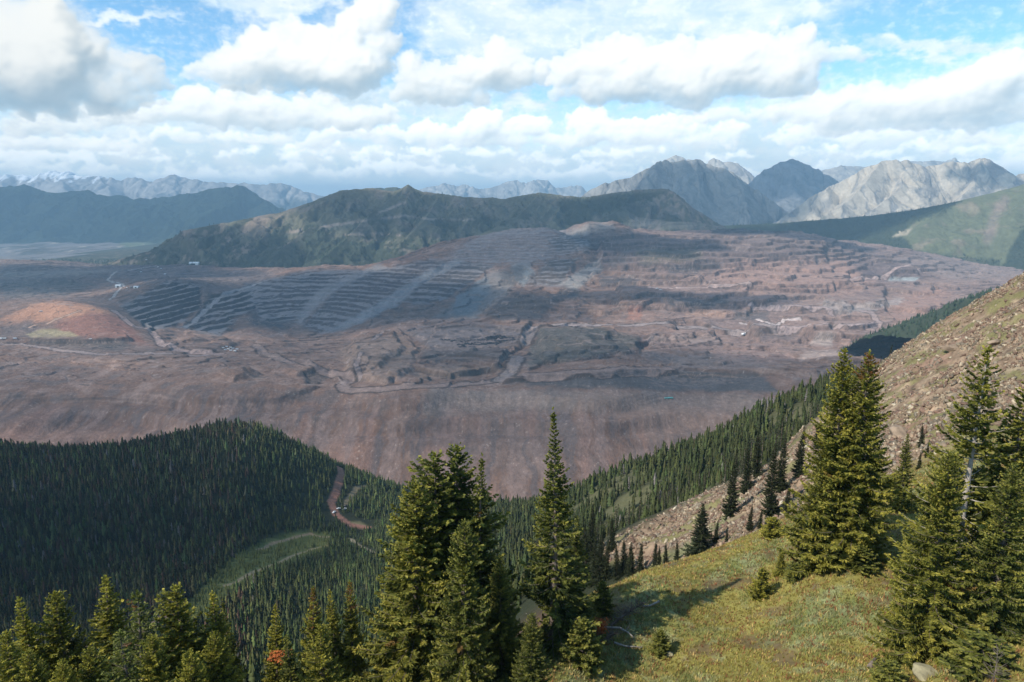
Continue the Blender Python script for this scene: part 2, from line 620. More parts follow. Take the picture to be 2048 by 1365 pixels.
def plain_mat(name, col, rough=0.8, var=0.15, scale=3.0, metal=0.0, spec=0.3):
    m, b, pr, out = new_mat(name)
    tc = b.n('ShaderNodeTexCoord')
    n = b.noise(tc.outputs['Object'], scale, 4, 0.6)
    c = b.vmath('SCALE', (*col,), scale=b.smooth(n, 0.2, 0.8, 1 - var, 1 + var))
    b.link(c, pr.inputs['Base Color'])
    pr.inputs['Roughness'].default_value = rough
    pr.inputs['Metallic'].default_value = metal
    pr.inputs['Specular IOR Level'].default_value = spec
    return m


# ------------------------------------------------------------------ hillside: near knoll, rocky spur, forested slopes, left hill
HC = [
    # near grass knoll
    (1250, 1365, 38), (1500, 1300, 39), (1700, 1130, 45), (1950, 1320, 31), (2048, 1365, 27), (1800, 1250, 38),
    (2048, 1100, 46), (1100, 1330, 38), (1195, 1182, 50), (1330, 1128, 57), (1440, 1095, 61), (1560, 1042, 66), (1640, 1012, 69),
    (1900, 930, 66), (2048, 900, 66), (1760, 985, 68), (1500, 1200, 47), (1350, 1230, 45), (2300, 1100, 40), (2300, 850, 70),
    (1700, 1600, 22), (2300, 1500, 22), (1000, 1600, 26), (2600, 1900, 13), (500, 1900, 17), (-400, 1800, 18), (1500, 2200, 13),
    # behind the knoll edge
    (1200, 1235, 62), (1330, 1195, 72), (1440, 1160, 78), (1560, 1095, 84), (1640, 1050, 88),
    # rocky spur
    (2048, 560, 172), (2048, 700, 125), (2048, 820, 95), (1900, 640, 178), (1900, 740, 140), (1760, 735, 190), (1680, 800, 195), (1600, 872, 190),
    (1500, 955, 180), (1440, 985, 172), (1300, 1050, 158), (1215, 1092, 150), (1300, 1110, 135), (1400, 1085, 125),
    (1500, 1035, 120), (1600, 990, 115), (1750, 900, 110), (1900, 850, 96), (2300, 470, 165), (2300, 640, 110), (2500, 420, 180),
    # behind the spur
    (2300, 560, 300), (2048, 650, 280), (1900, 710, 280), (1800, 768, 285),
    # forested slope behind the spur
    (1690, 775, 420), (1640, 785, 420), (1640, 850, 290), (1540, 823, 420), (1400, 885, 420), (1500, 930, 250), (1300, 925, 425), (1200, 970, 430),
    (1400, 995, 265), (1200, 1085, 280), (1100, 1010, 480), (1150, 1085, 330),
    (1640, 840, 560), (1400, 960, 580), (1200, 1020, 620), (1900, 760, 500), (2300, 640, 520),
    # valley between
    (1000, 1015, 640), (900, 1010, 800), (1000, 1100, 430), (850, 1100, 520), (1000, 1180, 330), (850, 1250, 280),
    # left forested hill
    (-300, 905, 730), (0, 902, 720), (200, 903, 745), (300, 896, 735), (400, 878, 735), (470, 862, 730), (550, 880, 748), (620, 912, 790),
    (700, 945, 830), (760, 965, 850), (820, 985, 870),
    (0, 1000, 590), (300, 1000, 600), (480, 960, 640), (0, 1120, 460), (300, 1130, 475), (0, 1280, 330), (200, 1230, 380), (-300, 1100, 470),
    (600, 1000, 680), (660, 1040, 660), (700, 1058, 655), (740, 1052, 665), (550, 1050, 620), (800, 1040, 690),
    (400, 1165, 440), (520, 1098, 560), (620, 1080, 610), (660, 1098, 570), (560, 1135, 480), (450, 1200, 400), (350, 1240, 350),
    (750, 1110, 540), (700, 1180, 430), (600, 1280, 310), (750, 1330, 250), (400, 1320, 270), (200, 1365, 250), (0, 1400, 230), (-300, 1350, 260),
    # behind the left hill
    (-300, 985, 1000), (200, 985, 1000), (470, 955, 1000), (700, 1000, 1050), (900, 1035, 1050), (1200, 1050, 1050), (1600, 1000, 1000), (2000, 900, 900),
    (-400, 1010, 1400), (300, 1010, 1400), (1000, 1030, 1400), (1700, 1010, 1400), (2400, 1000, 1400),
    # near left shelf that carries the left trees, and its steep drop
    (100, 1560, 30), (300, 1560, 31), (600, 1540, 32), (850, 1420, 38), (960, 1370, 41),
    (100, 1480, 52), (400, 1470, 55), (700, 1440, 58), (950, 1330, 60), (1080, 1290, 58), (-400, 1550, 34), (-400, 1450, 60),
    (200, 1440, 120), (600, 1420, 120), (950, 1330, 120), (-400, 1420, 130), (1100, 1200, 150), (1080, 1150, 220),
]
_hs = RBF(HC).table(9, 1500)


def spur_mask(px, py, Y):
    """1 on the bare rock spur"""
    poly = [(2700, 300), (2048, 545), (1900, 625), (1760, 722), (1690, 790), (1600, 862), (1540, 930), (1440, 972), (1300, 1040), (1205, 1085), (1215, 1125), (1330, 1150), (1440, 1125), (1640, 1040), (1760, 985), (1830, 945), (1990, 905), (2110, 905), (2700, 800)]
    d = sd_poly(px, py, poly)
    return sstep(-d, -10, 14) * sstep(Y, 74, 84) * sstep(Y, 235, 200)


def hill_z(X, Y):
    X, Y = np.asarray(X, float), np.asarray(Y, float)
    Z = _hs(X, Y)
    px, py = project(X, Y, Z)
    far = sstep(Y, 90, 260)
    Z = Z + far * (fbm(X / 90, Y / 90, 4, 11) * 7.0)
    Z = Z + (1 - far) * (fbm(X / 9, Y / 9, 4, 12) * 0.55 + fbm(X / 2.1, Y / 2.1, 3, 13) * 0.14)
    sm = spur_mask(px, py, Y)
    q = X * 0.8 + Y * 0.6
    Z = Z + sm * (ridged(X / 16 + fbm(X / 20, Y / 20, 2, 3), Y / 16, 5, 21) * 1.7 + ridged(q / 5, (Y - X) / 22, 4, 25) * 0.9)
    return Z


YOUNG = [(370, 1210), (470, 1112), (530, 1080), (600, 1060), (662, 1066), (655, 1100), (575, 1132), (470, 1195), (420, 1240), (340, 1265)]
ROADS_H = [
    # px polyline, near/far depth limits, half width m, colour
    ([(678, 922), (683, 950), (672, 985), (662, 1005), (672, 1030), (700, 1050), (735, 1056)], 4.2, (0.30, 0.145, 0.098)),
    ([(735, 940), (715, 975), (700, 995), (688, 1012)], 3.0, (0.19, 0.15, 0.09)),
    ([(655, 1075), (620, 1068), (580, 1078), (540, 1090), (515, 1100)], 2.0, (0.31, 0.215, 0.125)),
    ([(660, 1090), (625, 1098), (585, 1112), (545, 1130), (500, 1148), (450, 1172)], 1.9, (0.30, 0.23, 0.13)),
    ([(700, 1078), (730, 1098), (760, 1110)], 2.6, (0.30, 0.24, 0.15)),
    ([(300, 1255), (320, 1240), (335, 1230)], 4.0, (0.24, 0.15, 0.12)),
]


def build_hillside():
    nr, nc = 1000, 1150
    Yr = np.exp(np.linspace(math.log(11), math.log(1420), nr))
    w = np.linspace(-1.02, 1.02, nc)
    Y = np.repeat(Yr[:, None], nc, 1)
    X = Y * w[None]
    Z = hill_z(X, Y)
    px, py = project(X, Y, Z)
    n1 = fbm(X / 6, Y / 6, 4, 31)
    n2 = fbm(X / 1.6, Y / 1.6, 4, 37)
    n3 = fbm(X / 25, Y / 25, 4, 39)
    C = np.zeros(X.shape + (3,))
    # grass with moss, heather and bare soil patches
    g = np.array([0.155, 0.135, 0.040])
    C[:] = g * np.array([1.5, 1.5, 1.4])
    def blend(col, m):
        C[:] = C + (np.array(col) - C) * np.clip(m, 0, 1)[..., None]
    blend((0.165, 0.19, 0.07), sstep(n1, -0.05, 0.35) * 0.9)
    blend((0.21, 0.225, 0.11), sstep(n2 + n1 * 0.6, 0.12, 0.45) * 0.75)
    blend((0.13, 0.085, 0.045), sstep(fbm(X / 3, Y / 3, 4, 41), 0.12, 0.4) * 0.8)
    blend((0.20, 0.15, 0.10), sstep(fbm(X / 1.1, Y / 1.1, 3, 43), 0.3, 0.5) * 0.6)
    # forest floor further away
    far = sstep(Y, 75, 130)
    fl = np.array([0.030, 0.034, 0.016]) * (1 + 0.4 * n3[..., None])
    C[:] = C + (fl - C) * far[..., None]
    # grassy glades on the right forest slope
    gl = sstep(fbm(X / 40, Y / 55, 4, 47), -0.1, 0.25) * sstep(px, 1080, 1180) * sstep(Y, 200, 240) * sstep(Y, 480, 400)
    blend((0.10, 0.095, 0.045), gl)
    # young growth ridge left of centre
    yg = sstep(-sd_poly(px, py, YOUNG), -8, 8) * sstep(Y, 300, 340) * sstep(Y, 700, 660)
    blend((0.135, 0.145, 0.045), yg)
    blend((0.17, 0.145, 0.07), sstep(-sd_poly(px, py, [(690, 1045), (720, 1043), (735, 1052), (700, 1050)]), -3, 3) * sstep(Y, 500, 560))
    # bare brown earth under the tall middle spruces
    be = sstep(-sd_poly(px + n1 * 12, py, [(985, 1170), (1075, 1165), (1100, 1230), (1075, 1310), (990, 1330)]), -10, 14)
    blend((0.125, 0.070, 0.045), be * sstep(Y, 160, 120))
    # rock spur
    sm = spur_mask(px + n3 * 14, py + n1 * 8, Y)
    r1 = fbm(X / 12 + n1, Y / 12, 5, 51)
    r2 = fbm(X / 2.2, Y / 2.2, 5, 53)
    R = np.array([0.235, 0.165, 0.11]) * np.clip(1 + 1.1 * r2[..., None], 0.25, 2)
    def blr(col, m):
        R[:] = R + (np.array(col) - R) * np.clip(m, 0, 1)[..., None]
    blr((0.36, 0.28, 0.18), sstep(r1, 0.10, 0.4) * 0.75)
    blr((0.26, 0.15, 0.11), sstep(-r1, 0.1, 0.4) * 0.7)
    blr((0.165, 0.155, 0.06), sstep(fbm(X / 7, Y / 7, 5, 57), -0.02, 0.22) * 0.8)
    blr((0.17, 0.18, 0.085), sstep(-sd_poly(px, py, [(1330, 1110), (1430, 1040), (1470, 985), (1500, 990), (1450, 1060), (1380, 1110)]), -8, 10) * 0.7)
    C[:] = C + (R - C) * sm[..., None]
    for pts, hw, col in ROADS_H:
        wp = [raycast(a, b, hill_z, 200, 1000)[:2] for a, b in pts]
        d = d_line(X, Y, wp)
        m = 1 - sstep(d + n2 * 0.8 * hw * 0.3, hw * 0.75, hw * 1.15)
        blend(np.array(col), m)
        ROAD_W.append((wp, hw))
    C *= (1 + 0.18 * n2[..., None])
    mat = terrain_mat("hillside_ground", (0.6, 3.0), 0.35, 0.12, 0.5)
    ob = grid_obj("hillside", X, Y, Z, [mat], np.clip(C, 0.005, 0.9))
    tag(ob, "near mountainside: grassy knoll, bare rock spur and forest floor below the camera", "terrain", kind="structure")


ROAD_W = []

# ------------------------------------------------------------------ mine terrain
MC = [
    # foot of the front dump face, bench, top edge
    (-700, 1005, 1340), (-200, 1000, 1340), (300, 1000, 1340), (800, 1000, 1340), (1300, 1000, 1340), (1800, 1000, 1340), (2500, 1000, 1340),
    (-700, 850, 1500), (0, 838, 1510), (400, 830, 1515), (800, 834, 1510), (1200, 830, 1515), (1600, 828, 1515), (2100, 830, 1515), (2700, 830, 1515),
    (0, 800, 1590), (400, 795, 1590), (800, 784, 1600), (1200, 778, 1605), (1600, 778, 1605), (2100, 780, 1605),
    (0, 750, 1800), (300, 750, 1800), (550, 745, 1800), (700, 765, 1740), (900, 770, 1700), (1000, 757, 1760), (1340, 742, 1850), (1600, 738, 1850), (2100, 738, 1850),
    (-500, 740, 1850), (0, 705, 2060), (250, 712, 2040), (430, 715, 2040), (560, 712, 2080), (700, 740, 1860), (800, 720, 2000),
    # central plateau of dump rows
    (950, 735, 1880), (850, 690, 2200), (950, 680, 2260), (1040, 690, 2200), (900, 650, 2560), (1000, 650, 2560), (1080, 650, 2540),
    (1100, 740, 1850), (1150, 660, 2350), (1250, 670, 2300), (1300, 720, 2000), (1450, 700, 2160), (1600, 700, 2160), (1700, 690, 2220),
    # left red mound
    (0, 625, 2560), (120, 604, 2680), (200, 618, 2620), (0, 670, 2350), (130, 676, 2340), (250, 660, 2430), (290, 692, 2240), (-500, 650, 2500), (60, 640, 2500),
    (80, 600, 3250), (230, 615, 3000), (0, 600, 3250), (-500, 590, 3400),
    # left far part
    (100, 522, 4900), (0, 520, 4900), (-600, 520, 4900), (230, 530, 4700), (60, 560, 3900), (200, 560, 3850), (100, 585, 3500), (388, 529, 4450), (300, 535, 4350),
    (240, 575, 3600), (235, 625, 2950), (-600, 560, 3900),
    # left pit benches
    (260, 615, 3000), (335, 570, 3200), (390, 575, 3230), (300, 645, 2870), (345, 642, 2930), (410, 612, 3120), (400, 640, 2950), (440, 560, 3750), (500, 555, 3800),
    (385, 655, 2790), (440, 665, 2760), (470, 625, 2980), (500, 640, 2900), (330, 690, 2300), (440, 690, 2330), (520, 690, 2380), (600, 690, 2400),
    # pit floor and the big wall
    (560, 655, 2900), (610, 650, 3000), (700, 665, 2800), (800, 640, 2850), (880, 640, 2850), (520, 600, 3230), (600, 600, 3230), (700, 600, 3200), (800, 590, 3220), (900, 590, 3180),
    (600, 540, 3600), (720, 540, 3560), (800, 530, 3560), (900, 484, 3820), (900, 540, 3470), (980, 540, 3450), (1000, 460, 4000), (1000, 500, 3720), (1100, 456, 4020), (1100, 520, 3560),
    (400, 545, 4100), (480, 541, 4150), (750, 548, 4300), (900, 510, 4500), (1050, 485, 4700),
    (970, 600, 3060), (980, 642, 2640), (1050, 640, 2650), (1060, 595, 3000), (1100, 600, 3000), (1100, 570, 3300), (1180, 575, 3250), (1180, 530, 3640), (1130, 470, 4150), (1200, 462, 4250), (1270, 462, 4350),
    # right benches
    (1200, 600, 2950), (1200, 640, 2680), (1300, 560, 3320), (1300, 520, 3700), (1300, 480, 4080), (1400, 470, 4250), (1500, 462, 4500), (1580, 463, 4480), (1450, 500, 3850), (1650, 475, 4450),
    (1500, 540, 3550), (1650, 540, 3600), (1500, 580, 3180), (1650, 585, 3200), (1500, 625, 2780), (1650, 625, 2800), (1400, 600, 3000), (1350, 650, 2560), (1480, 672, 2380), (1650, 662, 2450),
    (1700, 500, 4300), (1800, 510, 4350), (1850, 500, 4700), (1750, 550, 3750), (1950, 540, 4300), (2048, 535, 4700), (2400, 540, 4700),
    (1850, 575, 3350), (1900, 590, 3200), (1820, 620, 2830), (1860, 665, 2440), (1780, 690, 2240), (1950, 640, 2650), (2200, 600, 3000), (2300, 680, 2300),
    # far edge, falling away
    (-600, 545, 5600), (100, 545, 5600), (400, 540, 5400), (800, 520, 5400), (1200, 490, 5400), (1600, 500, 5500), (2000, 560, 5600), (2500, 560, 5600),
]
_ms = RBF(MC).table(1250, 5700)


def wpoly(px, py, poly, f=8.0):
    return sstep(-sd_poly(px, py, poly), -f, f)


def steps(z, h, ph, w):
    """bench profile: flat floors, steep faces"""
    q = z / h + ph
    k = np.floor(q)
    f = q - k
    return (k - ph + sstep(f, 1 - w, 1.0) * 0.94 + 0.06 * f) * h


BENCH = [
    # polygon in the picture, step m, phase, steep share, strength, climb along x
    ([(240, 612), (335, 562), (400, 572), (405, 612), (360, 652), (300, 662)], 21, 0.1, 0.42, 0.95, -0.19),
    ([(370, 657), (425, 590), (500, 572), (525, 600), (470, 642), (440, 674)], 18, 0.3, 0.42, 0.95, -0.16),
    ([(490, 570), (620, 541), (760, 541), (660, 590), (600, 645), (520, 640)], 16, 0.2, 0.5, 0.75, -0.02),
    ([(606, 652), (663, 590), (730, 545), (860, 518), (892, 524), (830, 580), (800, 602), (720, 647), (640, 667)], 15, 0.0, 0.42, 0.95, 0.02),
    ([(797, 602), (846, 565), (916, 521), (985, 532), (952, 559), (881, 606), (828, 609)], 17, 0.4, 0.42, 0.95, 0.03),
    ([(1050, 571), (1099, 519), (1157, 517), (1122, 574)], 16, 0.5, 0.45, 0.95, 0.0),
    ([(880, 530), (960, 470), (1000, 455), (1180, 452), (1180, 500), (1080, 530)], 13, 0.2, 0.4, 0.6, 0.0),
]
MOUNDS = [(1203, 449, 4250, 270, 58), (1165, 456, 4220, 150, 10), (1255, 456, 4250, 160, 8), (1110, 462, 4050, 160, 8), (1100, 590, 3020, 90, 14), (1025, 600, 3000, 110, 16),
          (560, 690, 2370, 60, 9), (630, 735, 1930, 50, 9), (150, 560, 3900, 200, 16), (450, 735, 1900, 60, 10), (380, 680, 2380, 80, 12), (470, 770, 1750, 60, 8), (1790, 540, 3900, 230, 45), (1700, 540, 3850, 160, 22)]
RIGHTB = [(1160, 640), (1180, 470), (1420, 462), (1700, 480), (1960, 540), (1900, 640), (1800, 720), (1500, 720), (1200, 690)]


RAISE = [
    # flat-topped dumps and cut floors: outline in the picture, height, edge softness
    ([(830, 735), (850, 700), (870, 660), (1060, 650), (1040, 690), (1000, 735), (900, 752)], 17, 3),
    ([(1080, 660), (1180, 652), (1275, 675), (1280, 700), (1190, 715), (1085, 728)], 12, 4),
    ([(700, 755), (690, 700), (720, 678), (800, 665), (840, 695), (830, 740), (770, 765)], 16, 5),
    ([(715, 735), (705, 700), (735, 684), (790, 676), (810, 700), (800, 725), (760, 742)], 13, 4),
    ([(1000, 768), (1160, 758), (1350, 750), (1600, 752), (1900, 752), (1900, 690), (1300, 700), (1120, 735)], 15, 4),
    ([(610, 748), (660, 744), (672, 756), (640, 768), (612, 766)], -10, 4),
    ([(-100, 660), (60, 655), (150, 660), (250, 674), (262, 684), (150, 690), (50, 688), (-100, 680)], 16, 3),
    ([(1290, 672), (1330, 660), (1430, 662), (1442, 680), (1380, 693), (1300, 692)], 14, 3),
    ([(1240, 616), (1480, 613), (1700, 626), (1770, 622), (1770, 570), (1240, 565)], 26, 3),
    ([(1500, 668), (1640, 674), (1790, 682), (1845, 676), (1800, 635), (1640, 648), (1500, 652)], 28, 3),
    ([(1560, 655), (1700, 650), (1790, 655), (1760, 634), (1600, 640)], 14, 3),
    ([(1200, 535), (1480, 532), (1560, 517), (1650, 522), (1650, 485), (1200, 485)], 26, 3),
    ([(966, 630), (1001, 602), (1032, 588), (1099, 593), (1106, 610), (1078, 641), (997, 643)], 14, 8),
    ([(1180, 564), (1330, 562), (1400, 572), (1400, 548), (1180, 545)], 22, 3),
    ([(1420, 586), (1560, 590), (1700, 580), (1690, 555), (1430, 560)], 20, 4),
    ([(-60, 790), (150, 800), (420, 806), (560, 800), (640, 776), (400, 770), (100, 765), (-60, 765)], 9, 5),
    ([(440, 745), (500, 735), (520, 750), (470, 765)], 12, 6), ([(560, 735), (620, 728), (640, 742), (590, 752)], 10, 5),
    ([(330, 700), (380, 665), (440, 672), (470, 690), (420, 703)], 14, 5),
]


def mine_z(X, Y):
    X, Y = np.asarray(X, float), np.asarray(Y, float)
    Z = _ms(X, Y)
    px, py = project(X, Y, Z)
    flat = sstep(Y, 1640, 1760)
    Z = Z + flat * fbm(X / 160, Y / 160, 4, 61) * 7
    # tipping gullies down the front face
    Z = Z + (1 - flat) * (fbm(X / 60, Y / 400, 4, 63) * 3.0 + fbm(X / 14, Y / 160, 3, 64) * 0.6)
    # front face bench
    fr = sstep(Y, 1800, 1700)
    Z0 = Z
    wob = fbm(X / 130, Y / 130, 4, 65)
    rb = wpoly(px + wob * 30, py + wob * 8, RIGHTB, 14)
    wl = fbm(X / 260, Y / 260, 4, 69) * 26
    zt = steps(Z + wl, 24, 0.2, 0.12) - wl * 0.8
    Z = Z + (zt - Z) * rb * 0.9
    cen = wpoly(px, py, [(700, 760), (760, 690), (860, 640), (1070, 650), (1020, 740), (900, 770)], 12)
    zc = steps(Z + wob * 9, 13, 0.4, 0.09) - wob * 9
    Z = Z + (zc - Z) * cen * 0.85
    frb = sstep(Y, 1440, 1490) * sstep(Y, 1680, 1620)
    zf = steps(Z + wob * 4, 34, 0.55, 0.55) - wob * 4
    Z = Z + (zf - Z) * frb * 0.75
    bm = np.zeros(Z.shape)
    for poly, h, ph, w, k, tl in BENCH:
        m = wpoly(px + wob * 9, py + wob * 4, poly, 5) * k
        bm = np.maximum(bm, m)
        wb = wob * 6 + fbm(X / 55, Y / 55, 3, 66) * 4.5 + fbm(Z0 / 24.0, X / 700, 2, 62) * 9 + tl * X
        Z = Z + (steps(Z0 + wb, h, ph, w) - wb - Z) * m
    for mx, my, mY, mr, mh in MOUNDS:
        cx, cy, _ = (float(v) for v in world(mx, my, mY))
        d = np.hypot(X - cx, Y - cy) * (1 + 0.25 * wob)
        Z = Z + mh * (1 - sstep(d, mr * 0.25, mr))
    for poly, h, fe in RAISE:
        pa = [(a, b * 4.0) for a, b in poly]
        m = sstep(-sd_poly(px + wob * 14, (py + wob * 5) * 4.0, pa), -fe * 1.7, fe * 1.7)
        Z = Z + h * m
    # irregular dump lifts with sharp edges all over the working floor
    lf = fbm(X / 330, Y / 260, 4, 68, 0.45)
    mound = wpoly(px, py, [(-200, 590), (120, 590), (240, 610), (320, 695), (250, 710), (-200, 700)], 12)
    amp = (1 - mound) * sstep(Y, 1700, 1900) * (0.6 + 0.4 * sstep(px, 700, 1000)) * (1 - 0.6 * rb)
    Z = Z + steps(lf * 40, 10.0, 0.3, 0.12) * amp * (1 - bm)
    # spoil heaps
    Z = Z + sstep(fbm(X / 30, Y / 30, 4, 67), 0.1, 0.6) * 3.5 * flat
    return Z


MINE_ROADS = [
    ([(-40, 688), (40, 690), (130, 702), (220, 708), (300, 708), (400, 712), (440, 710)], 11, (0.24, 0.18, 0.16)),
    ([(228, 622), (250, 640), (268, 652), (300, 660), (318, 680), (322, 690), (350, 700), (400, 707), (440, 708)], 13, (0.27, 0.19, 0.165)),
    ([(512, 692), (535, 708), (575, 722), (640, 738), (690, 750), (700, 762), (684, 772), (690, 780), (760, 780), (860, 772), (1000, 760), (1100, 750), (1200, 744), (1340, 738)], 14, (0.185, 0.13, 0.11)),
    ([(1000, 760), (1022, 740), (1036, 715), (1050, 685), (1066, 655)], 19, (0.185, 0.145, 0.13)),
    ([(722, 752), (712, 730), (722, 705), (745, 680), (780, 660)], 7, (0.20, 0.15, 0.135)),
    ([(1066, 655), (1130, 648), (1250, 652), (1400, 655), (1480, 664), (1560, 660)], 16, (0.235, 0.185, 0.17)),
    ([(360, 655), (400, 632), (430, 605), (470, 580), (520, 566)], 12, (0.21, 0.19, 0.185)),
    ([(225, 625), (220, 600), (232, 585), (248, 572), (215, 560), (230, 545), (330, 530)], 7, (0.26, 0.23, 0.215)),
    ([(1480, 646), (1540, 648), (1555, 650), (1566, 640), (1600, 640)], 6, (0.42, 0.34, 0.31)),
    ([(1560, 660), (1700, 650), (1760, 645), (1745, 628), (1650, 615), (1500, 610)], 9, (0.31, 0.23, 0.21)),
    ([(60, 655), (110, 640), (160, 622)], 6, (0.34, 0.22, 0.16)),
    ([(880, 490), (960, 470), (1060, 475)], 5, (0.27, 0.23, 0.21)),
    ([(1180, 540), (1300, 575), (1500, 565), (1700, 560), (1850, 545), (1960, 545)], 11, (0.33, 0.235, 0.205)),
]

